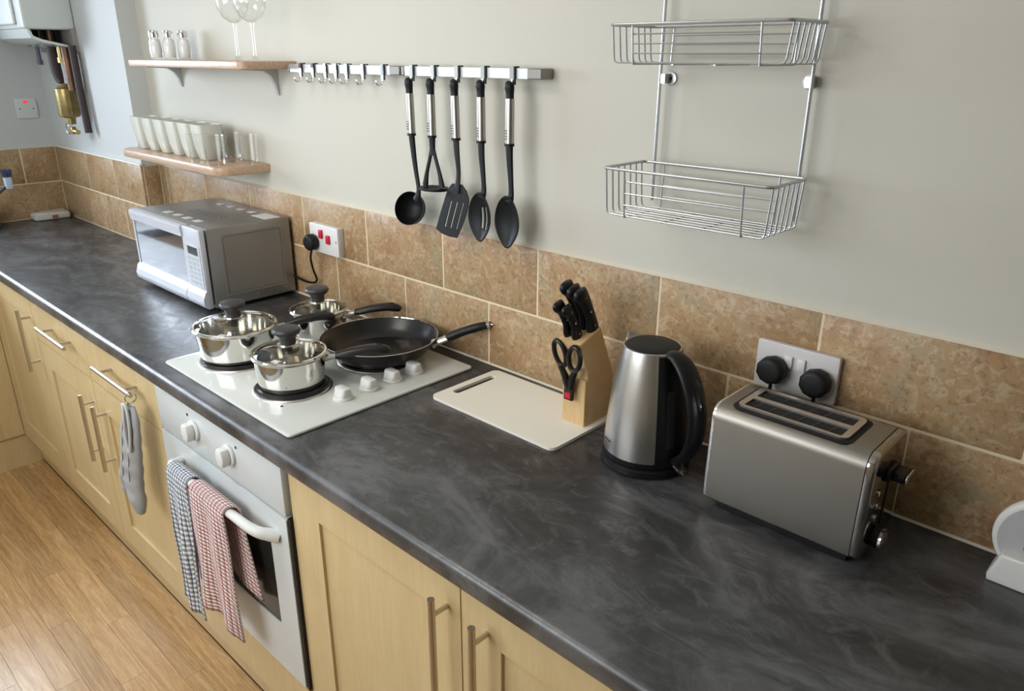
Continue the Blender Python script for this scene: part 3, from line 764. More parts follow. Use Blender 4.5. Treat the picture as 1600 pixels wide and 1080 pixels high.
def knife(p, L_, rr, label):
    p = Vector(p); t = thing('knife', label, 'knife', tuple(p), 'black-handled kitchen knives in the block')
    bm = B(); u = D
    side = Vector((0, -.9, -.43))     # belly side of the handle
    tube(bm, [p+u*.001, p+u*.010+side*.001, p+u*(L_*.35)-side*.003, p+u*(L_*.72)-side*.002, p+u*(L_*.93)+side*.004, p+u*L_+side*.004],
         [rr*.95, rr*1.08, rr*.88, rr*.95, rr*1.15, rr*.45], 12, sm=4, up=(1, 0, 0), flat=(1.0, .62))
    h = obj('handle', bm, BLACK, t)
    bm = B()
    for f in (.15, .48, .82):
        q = p+u*(L_*f); xx = rr*.60; disc(bm, (q.x+xx, q.y, q.z), .0022, .0006, 'x', 10)
    obj('rivet', bm, STEEL, h)
    bm = B(); tube(bm, [p-u*.045, p+u*.004], rr*.8, 8, up=(1, 0, 0), flat=(1.0, .10)); obj('blade', bm, STEEL, t)
    return t
knife((-.306, -.092, 1.116), .105, .0150, 'large black-handled knife at the right of the block, nearest the kettle')
knife((-.324, -.090, 1.117), .108, .0150, 'black-handled knife in the middle of the back row of the block')
knife((-.342, -.088, 1.118), .112, .0150, 'black-handled knife at the left of the back row of the block')
knife((-.318, -.126, 1.106), .083, .0125, 'smaller black-handled knife at the right of the front row, behind the scissors')
knife((-.340, -.124, 1.105), .088, .0125, 'smaller black-handled knife leaning out at the far left above the scissors')
# scissors hanging in the sheath at the front
t = thing('scissors', 'black-handled kitchen scissors hanging point-down at the front of the knife block', 'scissors', (-.33, -.138, 1.0))
sc = (-.326, -.134, .995); up_ = Vector((-.02, -.12, 1)).normalized(); sd = Vector((1, 0, 0))
def S(a_, b__, o_=0): return Vector(sc)+sd*a_+up_*b__+Vector((0, -o_, 0))
bm = B()
for s_ in (-1, 1):
    cxx, czz = s_*.021, .076
    tube(bm, [S(cxx+.0145*math.cos(th)*1.0+s_*.004*math.sin(th), czz+.027*math.sin(th), .004+.003*s_) for th in [2*PI*i/22 for i in range(22)]], .0052, 8, closed=True)
    tube(bm, [S(s_*.020, .050, .004), S(s_*.010, .030, .004), S(s_*.004, .010, .004), S(0, -.004, .003)], [.0058, .0075, .0085, .008], 8, sm=3)
obj('handles', bm, BAKE, t)
bm = B(); box(bm, sc[0]-.011, sc[0]+.011, sc[1]-.010, sc[1]-.001, sc[2]-.022, sc[2]+.004, .002); obj('pivot_block', bm, BAKE, t)
bm = B(); box(bm, sc[0]-.007, sc[0]+.007, sc[1]-.0110, sc[1]-.0098, sc[2]-.017, sc[2]-.004); obj('badge', bm, RED, t)

# ------------------------------------------------------------------ kettle
kx, ky = -.1375, -.1385; KA = math.radians(-13)
t = thing('kettle', 'brushed steel electric kettle with a black handle and black lid', 'kettle', (kx, ky, WZ))
obj('base', lathe(B(), [(0, 0), (.080, 0), (.084, .004), (.083, .014), (.076, .018), (0, .018)], (kx, ky, WZ+.0005), 48), BLACK, t)
KP = [(.0785, .030), (.0782, .045), (.0760, .080), (.0715, .120), (.0655, .160), (.0590, .200), (.0535, .228)]
obj('foot_ring', lathe(B(), [(.070, .018), (.0775, .019), (.0785, .024), (.0785, .0305)], (kx, ky, WZ), 48), BLACK, t)
body = obj('body', lathe(B(), [(.0785, .030)]+KP[1:]+[(.0525, .232), (.0505, .233), (.0485, .231)], (kx, ky, WZ), 56), STEEL, t)
obj('lid', lathe(B(), [(.0495, .229), (.0490, .2325), (.046, .2345), (.02, .2360), (0, .2362)], (kx, ky, WZ), 48), SOFT, t)
# black spine behind the handle, with the water gauge
bm = B(); w0, w1 = KA-math.radians(31), KA+math.radians(31)
lathe(bm, [(.074, .020)]+[(r+.0022, z) for r, z in KP]+[(.050, .231)], (kx, ky, WZ), 16, a0=w0, a1=w1)
obj('spine', bm, BLACK, t)
bm = B(); g0, g1 = KA-math.radians(17), KA-math.radians(5)
lathe(bm, [(.0775, .060), (.0800, .061), (.0777, .085), (.0733, .125), (.0675, .165), (.0655, .166)], (kx, ky, WZ), 6, a0=g0, a1=g1)
obj('water_gauge', bm, M('smoked_gauge', (.035, .035, .037), .12), t)
dk = Vector((math.cos(KA), math.sin(KA), 0)); kc = Vector((kx, ky, WZ))
def KH(r, z): return kc+dk*r+Vector((0, 0, z))
bm = B(); tube(bm, [KH(.040, .226), KH(.060, .229), KH(.085, .214), KH(.107, .180), KH(.119, .140), KH(.120, .100), KH(.110, .066), KH(.094, .044), KH(.078, .034)],
     [.010, .0125, .0145, .0150, .0150, .0145, .0135, .012, .010], 16, sm=5, up=(-dk.y, dk.x, 0), flat=(.72, 1.45))
h = obj('handle', bm, BLACK, t)
bm = B(); q = KH(.117, .176); tube(bm, [KH(.106, .202), KH(.1165, .186), KH(.1275, .160), KH(.129, .148)], [.004, .0075, .0075, .004], 10, sm=4, up=(-dk.y, dk.x, 0), flat=(.5, 1.1))
obj('lid_button', bm, M('glossy_black', (.01, .01, .01), .12), h)
bm = B(); q0 = KH(.078, .022); q1 = KH(.103, .010)
tube(bm, [KH(.074, .028), KH(.086, .025), KH(.098, .019), KH(.103, .015)], [.008, .010, .009, .005], 10, sm=3, up=(0, 0, 1), flat=(1.1, .45))
obj('power_switch', bm, M('clear_smoked_switch', (.02, .02, .02), .06, coat=1), t)
a = KA+PI; sp = Vector((math.cos(a), math.sin(a), 0)); spx = Vector((-sp.y, sp.x, 0)); bm = B()
A_ = [kc+sp*.044+spx*s+Vector((0, 0, z)) for s, z in ((-.022, .232), (.022, .232))]
V = [bm.verts.new(p) for p in (kc+sp*.045+spx*.024+Z*.2325, kc+sp*.067+Z*.238, kc+sp*.045-spx*.024+Z*.2325, kc+sp*.055+Z*.196)]
bm.faces.new((V[0], V[1], V[3])); bm.faces.new((V[1], V[2], V[3]))
o = obj('spout', bm, STEEL, t); md = o.modifiers.new('thick', 'SOLIDIFY'); md.thickness = .0016
mk = B()
for i in range(8):
    a = math.radians(-128+i*2.0); q = kc+Vector((math.cos(a)*.0779, math.sin(a)*.0779, .052)); box(mk, q.x-.0008, q.x+.0008, q.y-.0009, q.y+.0009, q.z-.0012-(i % 3 == 0)*.0008, q.z+.0012)
obj('logo', mk, M('print_grey', (.08, .08, .08), .5), t)

# ------------------------------------------------------------------ toaster
TX0, TX1, TY0, TY1, TZ0, TZ1 = .024, .284, -.204, -.064, WZ+.015, WZ+.190
t = thing('toaster', 'brushed steel two-slot toaster with a black lever on its right end', 'toaster', (.155, -.134, WZ))
def tprof(g=0, r=.024):
    o = []
    for cy, cz, a0, rr in ((TY1-r, TZ1-r, 0, r), (TY0+r, TZ1-r, 90, r)):
        for i in range(8):
            a = math.radians(a0+90*i/7); o.append((cy+(rr-g)*math.cos(a), cz+(rr-g)*math.sin(a)))
    o += [(TY0-.003+g, TZ0+.030), (TY0-.001+g, TZ0+.006+g), (TY0+.005+g, TZ0+g), (TY1-.005-g, TZ0+g), (TY1-g, TZ0+.006+g)]
    return o
sl = [rrect(.060, .240, -.182, -.094, .014, 5)]
# shell: wrapped sheet (prism without top slot region -> tray sits proud in a recess ring)
obj('shell', prism(B(), tprof(), 'x', TX0+.0065, TX1-.0130), STEELH, t, ang=25)
obj('left_cap', prism(B(), tprof(.0008), 'x', TX0, TX0+.0118, .003, 3), CHROME, t, ang=25)
obj('right_cap', prism(B(), tprof(.0008), 'x', TX1-.0195, TX1, .005, 4), M('dark_polished_cap', (.42, .40, .37), .10, 1), t, ang=25)
obj('seam', prism(B(), tprof(-.0003), 'x', TX1-.0136, TX1-.0128), BLACK, t)
obj('recess', plate(B(), rrect(.049, .241, -.191, -.087, .015, 6), [rrect(.058, .230, -.181, -.096, .010, 6)], 'z', TZ1-.0005, .0011), SHADOWGAP, t)
obj('slot_frame', plate(B(), rrect(.0555, .2325, -.1835, -.0935, .012, 6), [rrect(.066, .222, -.177, -.145, .003, 3), rrect(.066, .222, -.133, -.101, .003, 3)], 'z', TZ1+.0008, .0035), STEEL, t)
for y0, y1 in ((-.177, -.145), (-.133, -.101)):
    s_ = obj('slot', box(B(), .068, .220, y0, y1, TZ1+.0006, TZ1+.0012), SHADOWGAP, t)
    bm = B()
    for k in range(6): bar(bm, (.078+k*.024, y0+.003, TZ1+.0014), (.084+k*.024, y1-.003, TZ1+.0014), .0005, 5)
    obj('guide_wires', bm, M('dull_wire', (.16, .14, .11), .4, .8), s_)
bm = box(B(), TX0+.02, TX1-.02, TY0+.012, TY1-.012, WZ+.001, TZ0+.002); obj('foot_base', bm, BLACK, t)
obj('lever_slot', box(B(), TX1-.0005, TX1+.0008, -.128, -.122, WZ+.045, WZ+.155), SHADOWGAP, t)
bm = B(); prism(bm, rrect(-.149, -.101, WZ+.126, WZ+.150, .010, 4), 'x', TX1, TX1+.007, .002); prism(bm, rrect(-.143, -.107, WZ+.130, WZ+.146, .006, 4), 'x', TX1+.006, TX1+.026, .003)
lv = obj('lever', bm, BLACK, t)
obj('lever_tip', prism(B(), rrect(-.144, -.106, WZ+.130, WZ+.146, .006, 4), 'x', TX1+.0262, TX1+.0285, .0008), CHROME, lv)
for k in range(3):
    b_ = obj('button', prism(B(), rrect(-.171, -.161, WZ+.071+k*.021, WZ+.080+k*.021, .003, 3), 'x', TX1, TX1+.003, .001), CHROME, t)
kb = obj('dial', disc(B(), (TX1, -.150, WZ+.036), .0165, .012, 'x', 28, .002), BLACK, t)
bm = B(); lathe(bm, [(.013, .012), (.0175, .012), (.0178, .016), (.013, .017)], mat=Matrix.Translation((TX1, -.150, WZ+.036)) @ Matrix.Rotation(PI/2, 4, 'Y'), seg=32)
obj('dial_ring', bm, CHROME, kb)

# ------------------------------------------------------------------ white timer / room unit at right
t = thing('thermostat', 'white round-headed digital unit standing at the right end of the worktop', 'thermostat', (.49, -.07, WZ))
ccx, ccz = .494, .984; prf = ellipse(ccx, ccz, .075, .070, 40)
obj('head', prism(B(), prf, 'y', -.072, -.052, .006, 3), WPLAST, t)
obj('face', prism(B(), ellipse(ccx, ccz, .067, .062, 40), 'y', -.0735, -.0715), M('pale_grey_face', (.50, .50, .52), .35), t)
obj('screen', prism(B(), rrect(.462, .526, .968, 1.010, .003, 3), 'y', -.0742, -.0733), LCD, t)
obj('button', prism(B(), rrect(.480, .506, .940, .947, .002, 2), 'y', -.0745, -.0733), LCD, t)
bm = prism(B(), [(ccx-.064, WZ), (ccx+.064, WZ), (ccx+.066, WZ+.010), (ccx+.054, WZ+.050), (ccx-.054, WZ+.050), (ccx-.066, WZ+.010)], 'y', -.092, -.040, .005, 3); obj('stand', bm, WPLAST, t)

# ------------------------------------------------------------------ wire rack on the wall
t = thing('wire_rack', 'silver two-tier wire rack fixed to the wall above the kettle', 'rack', (-.10, 0, 1.50))
for x in (-.238, .038):
    bm = B(); tube(bm, [(x, -.020, 1.375), (x, -.020, 1.6), (x, -.020, 2.02), (x, -.012, 2.05), (x, -.003, 2.06)], .0030, 8); obj('upright', bm, WIRE, t)
for x in (-.227, .027):
    bm = disc(B(), (x, -.0005, 1.591), .0115, -.003, 'y', 24, .0008); box(bm, min(x, x+(-.011 if x < -.1 else .011)), max(x, x+(-.011 if x < -.1 else .011)), -.022, -.0025, 1.583, 1.599)
    m_ = obj('wall_clip', bm, WIRE, t); obj('screw', disc(B(), (x, -.0035, 1.591), .0032, -.001, 'y', 12), BLACK, m_)
def basket(z1, h, lab):
    y0, y1, x0, x1 = -.152, -.028, -.256, .056; z0 = z1-h; r = .0014
    par = None; bm = B(); tube(bm, [(x, y, z1) for x, y in rrect(x0, x1, y0, y1, .010, 4)], .0026, 8, closed=True)
    par = obj('basket_rim', bm, WIRE, t)
    for k in range(7):                       # long wires: down one end, along the bottom, up the other
        y = y0+.008+(y1-y0-.016)*k/6; bm = B()
        tube(bm, [(x0+.001, y, z1), (x0+.006, y, z0+.008), (x0+.008, y, z0+.002), (x0+.014, y, z0), (x1-.014, y, z0), (x1-.008, y, z0+.002), (x1-.006, y, z0+.008), (x1-.001, y, z1)], r, 6)
        obj('long_wire', bm, WIRE, par)
    for x in (x0+.045, x1-.045):             # end frames, front to back
        bm = B(); tube(bm, [(x, y0, z1), (x, y0+.006, z0-.002), (x, y1-.004, z0-.002), (x, y1, z1)], .0016, 6); obj('cross_wire', bm, WIRE, par)
    for f in (1/3, 2/3):
        x = x0+.045+(x1-x0-.09)*f; bm = B(); bar(bm, (x, y0+.008, z0-.002), (x, y1-.004, z0-.002), .0016, 6); obj('cross_wire', bm, WIRE, par)
    for j in range(3):
        z = z0+h*(j+1)/4
        for y in (y0+.0035, y1-.0015):
            bm = B(); bar(bm, (x0+.045, y, z), (x1-.045, y, z), r, 6); obj('side_wire', bm, WIRE, par)
    return par
basket(1.676, .058, 'upper'); basket(1.446, .080, 'lower')

# ------------------------------------------------------------------ shelves
def shelf(x0, x1, ztop, th, rl, rr_, label, brx):
    t = thing('wall_shelf', label, 'shelf', ((x0+x1)/2, 0, ztop), None)
    o = [(x0, 0)]
    for cx, a0, r in ((x0+rl, 180, rl), (x1-rr_, 270, rr_)):
        for i in range(7):
            a = math.radians(a0+90*i/6); o.append((cx+r*math.cos(a), -.17+r+r*math.sin(a)))
    o.append((x1, 0)); obj('board', prism(B(), o, 'z', ztop-th, ztop, .003, 2), SHELF, t)
    for x, dz in brx:
        bm = B(); prism(bm, [(-.003, ztop-th), (-.120, ztop-th), (-.120, ztop-th-.003), (-.045, ztop-th-.007), (-.024, ztop-th-.020), (-.012, ztop-th-dz*.6), (-.004, ztop-th-dz), (0, ztop-th-dz), (0, ztop-th)], 'x', x-.0075, x+.0075, .001, 1)
        obj('bracket', bm, M('bracket_grey', (.50, .51, .50), .4), t)
    return t
shelf(-2.235, -1.465, 1.612, .021, .02, .025, 'upper beech wall shelf holding the salt shakers and wine glasses', ((-2.215, .068), (-1.575, .075)))
shelf(-2.445, -1.672, 1.308, .025, .06, .045, 'lower beech wall shelf holding white mugs and clear tumblers', ())
S1, S2 = 1.6121, 1.3081

# salt shakers
spots = [(-2.118, -.115, 'glass salt shaker with chrome lid at the left of the three on the upper shelf'),
         (-2.082, -.085, 'glass salt shaker with chrome lid in the middle of the three'),
         (-2.062, -.045, 'glass shaker with chrome lid at the right of the three, closest to the wall')]
t0 = thing('salt_shaker', spots[0][2], 'shaker', (spots[0][0], spots[0][1], S1), 'glass shakers on the upper shelf')
c = (spots[0][0], spots[0][1], S1)
obj('jar', lathe(B(), [(0, 0), (.0165, 0), (.019, .004), (.0205, .030), (.0185, .055), (.014, .066), (.014, .072)], c, 10), GLASS, t0)
obj('salt', lathe(B(), [(0, .0065), (.0170, .007), (.0192, .030), (.0176, .054), (.0135, .062), (0, .063)], c, 14), SALT, t0)
obj('lid', lathe(B(), [(.0155, .068), (.0160, .080), (.0145, .087), (.008, .090), (0, .0905)], c, 18), CHROME, t0)
for x, y, l_ in spots[1:]: dup(t0, (x, y, S1), l_)

# wine glasses
def wineglass(x, y, label):
    t = thing('wine_glass', label, 'wine glass', (x, y, S1), 'wine glasses on the upper shelf'); c = (x, y, S1)
    obj('foot', lathe(B(), [(0, 0), (.035, 0), (.0355, .0012), (.030, .0025), (.010, .007), (.0045, .014)], c, 32), GLASS, t)
    obj('stem', lathe(B(), [(.0045, .014), (.0035, .030), (.0035, .080), (.0050, .098)], c, 14), GLASS, t)
    obj('bowl', lathe(B(), [(0, .098), (.012, .100), (.030, .113), (.041, .135), (.0445, .160), (.042, .190), (.036, .222)], c, 36), GLASS, t)
    return t
wineglass(-1.595, -.105, 'clear wine glass nearer the salt shakers on the upper shelf')
wineglass(-1.508, -.100, 'clear wine glass at the right end of the upper shelf')

# square white mugs in a row
def square_cup(x, y, label):
    t = thing('mug', label, 'mug', (x, y, S2), 'square white mugs on the lower shelf'); bm = B()
    def ring(s, z, r): return [bm.verts.new((x+px, y+py, S2+z)) for px, py in rrect(-s, s, -s, s, r, 3)]
    prof = [(.022, 0, .008), (.026, .004, .008), (.0325, .040, .008), (.0365, .080, .008), (.0390, .112, .008), (.0365, .112, .007), (.0340, .080, .007), (.0300, .040, .007), (.023, .010, .007)]
    rs = [ring(*p) for p in prof]
    for A, D_ in zip(rs, rs[1:]):
        for i in range(len(A)): bm.faces.new((A[i], A[(i+1) % len(A)], D_[(i+1) % len(A)], D_[i]))
    bm.faces.new(rs[0][::-1]); bm.faces.new(rs[-1])
    bmesh.ops.recalc_face_normals(bm, faces=bm.faces[:])
    obj('cup', bm, CERAMIC, t, ang=50)
    bm = B(); tube(bm, [(x-.034, y, S2+.090), (x-.050, y, S2+.092), (x-.060, y, S2+.070), (x-.052, y, S2+.045), (x-.030, y, S2+.038)], .0050, 8, sm=4, up=(0, 1, 0), flat=(.8, 1.3))
    obj('handle', bm, CERAMIC, t); return t
names = ['leftmost', 'second', 'third', 'fourth', 'fifth', 'rightmost']
def proj_order(i): return i
MUGX = [-2.368, -2.273, -2.178, -2.083, -1.988, -1.893]
first = None
for i, x in enumerate(MUGX):
    l_ = ['square white mug at the far left end of the row on the lower shelf', 'square white mug, second from the left in the row', 'square white mug, third from the left in the row',
          'square white mug, fourth from the left in the row', 'square white mug, second from the tumblers in the row', 'square white mug at the right of the row, next to the clear tumblers'][i]
    if first is None: first = square_cup(x, -.088, l_); 
    else: dup(first, (x, -.088, S2), l_)
# move handles behind: mugs are close together, so turn them away from each other
for o in [o_ for o_ in bpy.data.objects if o_.name.startswith('mug')]: o.rotation_euler.z = -PI/2

# tumblers
tb = [(-1.865, -.135, 'clear glass tumbler at the front beside the right-hand mug'), (-1.800, -.050, 'clear glass tumbler at the back beside the right-hand mug'),
      (-1.762, -.132, 'clear glass tumbler at the front, near the corner of the lower shelf'), (-1.715, -.045, 'clear glass tumbler at the right end, back by the wall')]
c = (tb[0][0], tb[0][1], S2)
t0 = thing('tumbler', tb[0][2], 'tumbler', c, 'clear tumblers on the lower shelf')
obj('glass', lathe(B(), [(0, 0), (.025, 0), (.0270, .003), (.0285, .020), (.0315, .088), (.0305, .0885), (.0300, .086)], c, 32), GLASS, t0)
for x, y, l_ in tb[1:]: dup(t0, (x, y, S2), l_)

# ------------------------------------------------------------------ utensil rails, hooks and utensils
def rail(x0, x1, label):
    t = thing('utensil_rail', label, 'rail', ((x0+x1)/2, 0, 1.594), 'utensil rails on the wall')
    obj('bar', box(B(), x0+.012, x1-.028, -.036, -.030, 1.583, 1.605, .001, 1), ALU, t)
    for a, e in ((x0, x0+.0125), (x1-.040, x1)):
        obj('end_bracket', box(B(), a, e, -.0375, -.0005, 1.5835, 1.6045, .002, 1), ENDCAP, t)
rail(-1.455, -.955, 'left aluminium hook rail beside the upper shelf, with empty hooks')
rail(-.950, -.505, 'right aluminium hook rail carrying the black utensils')
def hook(x, label, group):
    t = thing('rail_hook', label, 'hook', (x, -.036, 1.594), group)
    pathf = [(-.0378, 1.579), (-.0378, 1.6070), (-.0270, 1.6070), (-.0270, 1.598), (-.0285, 1.598), (-.0285, 1.6055), (-.0368, 1.6055), (-.0368, 1.579)]
    obj('plate', prism(B(), pathf, 'x', x-.0085, x+.005), CHROME, t)
    obj('clip', prism(B(), [(-.0400, 1.572), (-.0400, 1.6080), (-.0265, 1.6080), (-.0265, 1.596), (-.0290, 1.596), (-.0290, 1.6062), (-.0370, 1.6062), (-.0370, 1.572)], 'x', x+.005, x+.0090), BLACK, t)
    bm = B(); tube(bm, [(x-.001, -.0382, 1.582), (x-.001, -.0385, 1.572), (x-.001, -.042, 1.563), (x-.001, -.050, 1.559), (x-.001, -.057, 1.564), (x-.001, -.058, 1.571)], [.0035, .0032, .0026, .0024, .0022, .002], 8, sm=4, up=(1, 0, 0), flat=(.6, 1.3))
    obj('hook_tip', bm, CHROME, t); return t
EH = [-1.385, -1.325, -1.266, -1.218, -1.170, -1.100, -1.020]
hl = ['empty hook next to the upper shelf, first on the left rail', 'second empty hook from the shelf on the left rail', 'third empty hook from the shelf on the left rail', 'fourth empty hook from the shelf, middle of seven',
      'fifth empty hook from the shelf on the left rail', 'empty hook set apart, last but one on the left rail', 'last empty hook before the right rail']
h0 = hook(EH[0], hl[0], 'empty hooks on the left rail')
for x, l_ in zip(EH[1:], hl[1:]): dup(h0, (x, -.036, 1.594), l_)
UX = [-.903, -.827, -.747, -.664, -.578]
for x, l_ in zip(UX, ['hook holding the black ladle', 'hook holding the black masher', 'hook holding the slotted turner', 'hook holding the slotted spoon', 'hook holding the plain spoon at the right end']):
    dup(h0, (x-.006, -.036, 1.594), l_, 'hooks carrying the utensils')

UY = -.052
def grip(t, x, lean=0):
    """capped steel handle shared by all utensils, hanging from the hook"""
    bm = B(); tube(bm, [(x, UY-.001, 1.580), (x-.0005, UY-.001, 1.576), (x, UY-.001, 1.568), (x, UY, 1.556), (x, UY, 1.545)], [.004, .0095, .0115, .0100, .0098], 14, sm=3, up=(0, 1, 0), flat=(1, .75))
    obj('hanging_cap', bm, NYLON, t)
    bm = B(); tube(bm, [(x, UY, 1.5455), (x+lean*.5, UY, 1.50), (x+lean, UY, 1.455)], [.0102, .0106, .0106], 20, sm=2, up=(0, 1, 0), flat=(1, .85)); g = obj('grip', bm, GRIPM, t)
    bm = B()
    for r_ in range(4):
        for q in range(2): box(bm, x+lean*.8-.0065+q*.005, x+lean*.8-.003+q*.005, UY-.0098, UY-.0088, 1.464+r_*.0055, 1.4665+r_*.0055)
    obj('grip_mark', bm, M('mark_grey', (.25, .25, .25), .5), g)
    bm = B(); tube(bm, [(x+lean, UY, 1.4555), (x+lean, UY, 1.450)], .0115, 16, up=(0, 1, 0), flat=(1, .85)); obj('collar', bm, NYLON, t)
def dish(bm, cx, cz, rx, rz, depth, y, slots=(), tilt=0, nu=26, nv=34, point=0):
    """spoon bowl as a shell; cells inside slots are left open"""
    vs = {}
    def vert(i, j):
        if (i, j) not in vs:
            r = i/nu; a = 2*PI*j/nv
            u, v_ = r*math.cos(a), r*math.sin(a)
            if v_ < 0: u *= 1-point*v_*v_*.6
            px, pz = cx+u*rx, cz+v_*rz
            vs[(i, j)] = bm.verts.new((px+tilt*(pz-cz), y+depth*(1-r*r), pz)) if i else None
        return vs[(i, j)]
    # use a grid clipped to the ellipse for clean slots
    n = 30; g = {}
    def gp(i, j):
        if (i, j) not in g:
            u = -1+2*i/n; v_ = -1+2*j/n
            # square to disc
            x_ = u*math.sqrt(1-v_*v_/2); z_ = v_*math.sqrt(1-u*u/2); r2 = x_*x_+z_*z_
            xs = x_*(1-point*.35*max(0, -z_)**2)*(1-.12*max(0, z_)**2)
            g[(i, j)] = bm.verts.new((cx+xs*rx+tilt*z_*rz, y+depth*(1-r2), cz+z_*rz))
        return g[(i, j)]
    for i in range(n):
        for j in range(n):
            u = -1+2*(i+.5)/n; v_ = -1+2*(j+.5)/n
            if any(a0 < u < a1 and b0 < v_ < b1 for a0, a1, b0, b1 in slots): continue
            bm.faces.new((gp(i, j), gp(i, j+1), gp(i+1, j+1), gp(i+1, j)))
    return bm
def stem(t, pts, rs, fl=(1, .6)):
    bm = B(); tube(bm, pts, rs, 12, sm=4, up=(0, 1, 0), flat=fl); return obj('stem', bm, NYLON, t)
UG = 'black utensils hanging from the right rail'
# ladle
x = UX[0]; t = thing('ladle', 'black ladle with steel grip, leftmost of the hanging utensils', 'ladle', (x, UY, 1.57), UG); grip(t, x, .002)
stem(t, [(x+.002, UY, 1.451), (x+.005, UY, 1.42), (x+.012, UY, 1.37), (x+.022, UY-.002, 1.33), (x+.022, UY-.004, 1.312), (x+.016, UY-.002, 1.300)], [.0095, .0085, .0070, .0065, .0085, .014])
bm = B(); lathe(bm, [(0, -.036), (.016, -.034), (.030, -.025), (.039, -.010), (.0415, .004), (.0400, .004), (.0375, -.010), (.0285, -.023), (.015, -.0315), (0, -.0335)],
      mat=Matrix.Translation((x-.010, UY-.006, 1.275)) @ Matrix.Rotation(math.radians(18), 4, 'Z') @ Matrix.Rotation(math.radians(-106+180), 4, 'X') @ Matrix.Rotation(0, 4, 'Z'), seg=36)
obj('ladle_bowl', bm, NYLON, t)
# masher
x = UX[1]; t = thing('masher', 'black potato masher with steel grip, second of the hanging utensils', 'masher', (x, UY, 1.57), UG); grip(t, x, 0)
stem(t, [(x, UY, 1.451), (x, UY, 1.43), (x, UY, 1.41)], [.0098, .0085, .0090])
for s_ in (-1, 1):
    bm = B(); tube(bm, [(x+s_*.003, UY, 1.425), (x+s_*.012, UY, 1.398), (x+s_*.023, UY, 1.368), (x+s_*.030, UY, 1.338)], [.0052, .0050, .0058, .0085], 10, sm=3, up=(0, 1, 0), flat=(1, .7)); obj('prong', bm, NYLON, t)
bm = plate(B(), ellipse(x, UY, .040, .030, 28), [rrect(x-.020+k*.0105, x-.015+k*.0105, UY-.018, UY+.018, .0022, 3) for k in range(4)], 'z', 1.330, .006); obj('foot_plate', bm, NYLON, t)
# turner
x = UX[2]; t = thing('turner', 'black slotted turner with a broad blade, middle of the hanging utensils', 'turner', (x, UY, 1.57), UG); grip(t, x, .002)
stem(t, [(x+.002, UY, 1.451), (x+.004, UY, 1.42), (x+.008, UY, 1.38), (x+.006, UY-.002, 1.350), (x+.002, UY-.003, 1.338)], [.0095, .0085, .0068, .0085, .015], (1, .4))
o = [(-.014, .352), (-.026, .340), (-.034, .325), (-.048, .290), (-.066, .240), (-.045, .2325), (-.015, .2290), (.010, .2300), (.030, .270), (.042, .305), (.043, .322), (.034, .340), (.018, .353)]
o = [(x+a, 1+b__) for a, b__ in o]
sl = [[(x+a0+(bz-.24)*.30-w_, 1+bz) for bz in (.250, .275, .300, .312)]+[(x+a0+(bz-.24)*.30+w_, 1+bz) for bz in (.312, .300, .275, .250)] for a0, w_ in ((-.036, .0025), (-.016, .0025), (.004, .0025))]
bm = plate(B(), o, sl, 'y', UY-.002, .0024, f=lambda c_: (c_.x, c_.y-.010*((1.34-c_.z)/.11)+.05*(c_.x-x)**2*8, c_.z)); obj('blade', bm, NYLON, t)
# slotted spoon
x = UX[3]; t = thing('slotted_spoon', 'black slotted serving spoon, fourth of the hanging utensils', 'spoon', (x, UY, 1.57), UG); grip(t, x, 0)
stem(t, [(x, UY, 1.451), (x+.001, UY, 1.42), (x+.006, UY, 1.37), (x+.006, UY, 1.345), (x+.002, UY-.004, 1.332)], [.0095, .0085, .0068, .0080, .012], (1, .5))
bm = dish(B(), x, 1.288, .036, .056, .013, UY-.008, slots=((-.14, .14, -.45, .40), (.28, .54, -.55, .46), (.66, .82, -.40, .40)), point=1)
o = obj('spoon_bowl', bm, NYLON, t); md = o.modifiers.new('thick', 'SOLIDIFY'); md.thickness = .0026
# spoon
x = UX[4]; t = thing('serving_spoon', 'plain black serving spoon at the right end of the hanging utensils', 'spoon', (x, UY, 1.57), UG); grip(t, x, -.001)
stem(t, [(x-.001, UY, 1.451), (x, UY, 1.42), (x+.004, UY, 1.37), (x+.004, UY, 1.345), (x+.001, UY-.004, 1.332)], [.0100, .0088, .0070, .0080, .012], (1, .5))
bm = dish(B(), x-.001, 1.289, .037, .058, .015, UY-.008, point=1)
o = obj('spoon_bowl', bm, NYLON, t); md = o.modifiers.new('thick', 'SOLIDIFY'); md.thickness = .0026

# ------------------------------------------------------------------ boiler and pipes in the corner
t = thing('boiler', 'white wall boiler hung in the left corner with its pipes underneath', 'boiler', (-3.2, -.07, 1.72))
bm = box(B(), XL+.02, -2.95, -.252, -.0705, 1.718, 2.36, .010, 3); obj('casing', bm, BOILER, t)
obj('added_front_slab', box(B(), XL+.05, -3.03, -.266, -.2515, 1.735, 2.30, .008, 3), M('added_slab_white', (.80, .84, .86), .18), t)  # pale raised slab, added to make the boiler front read bright
bm = B(); prism(bm, [(-.245, 1.720), (-.232, 1.686), (-.20, 1.672), (-.10, 1.652), (-.09, 1.657), (-.10, 1.660), (-.196, 1.682), (-.224, 1.694), (-.234, 1.720)], 'x', -3.36, -2.955, .001, 1)
obj('underside_tray', bm, BOILER, t)
bm = box(B(), -3.36, -2.945, -.090, -.0705, 1.635, 1.722); obj('back_plate', bm, M('boiler_back', (.30, .28, .26), .6), t)
bm = B()
for i in range(8): bar(bm, (-3.33+i*.045, -.13-.02*(i % 2), 1.66), (-3.33+i*.045, -.13-.02*(i % 2), 1.72), .008, 8)
obj('pipe_stub', bm, COPPER, t)
bm = B(); bar(bm, (-3.30, -.12, 1.60), (-3.30, -.12, 1.66), .009, 8); disc(bm, (-3.30, -.12, 1.585), .012, .02, 'z', 10); obj('drain_tap', bm, M('tap_grey', (.12, .13, .15), .4), t)
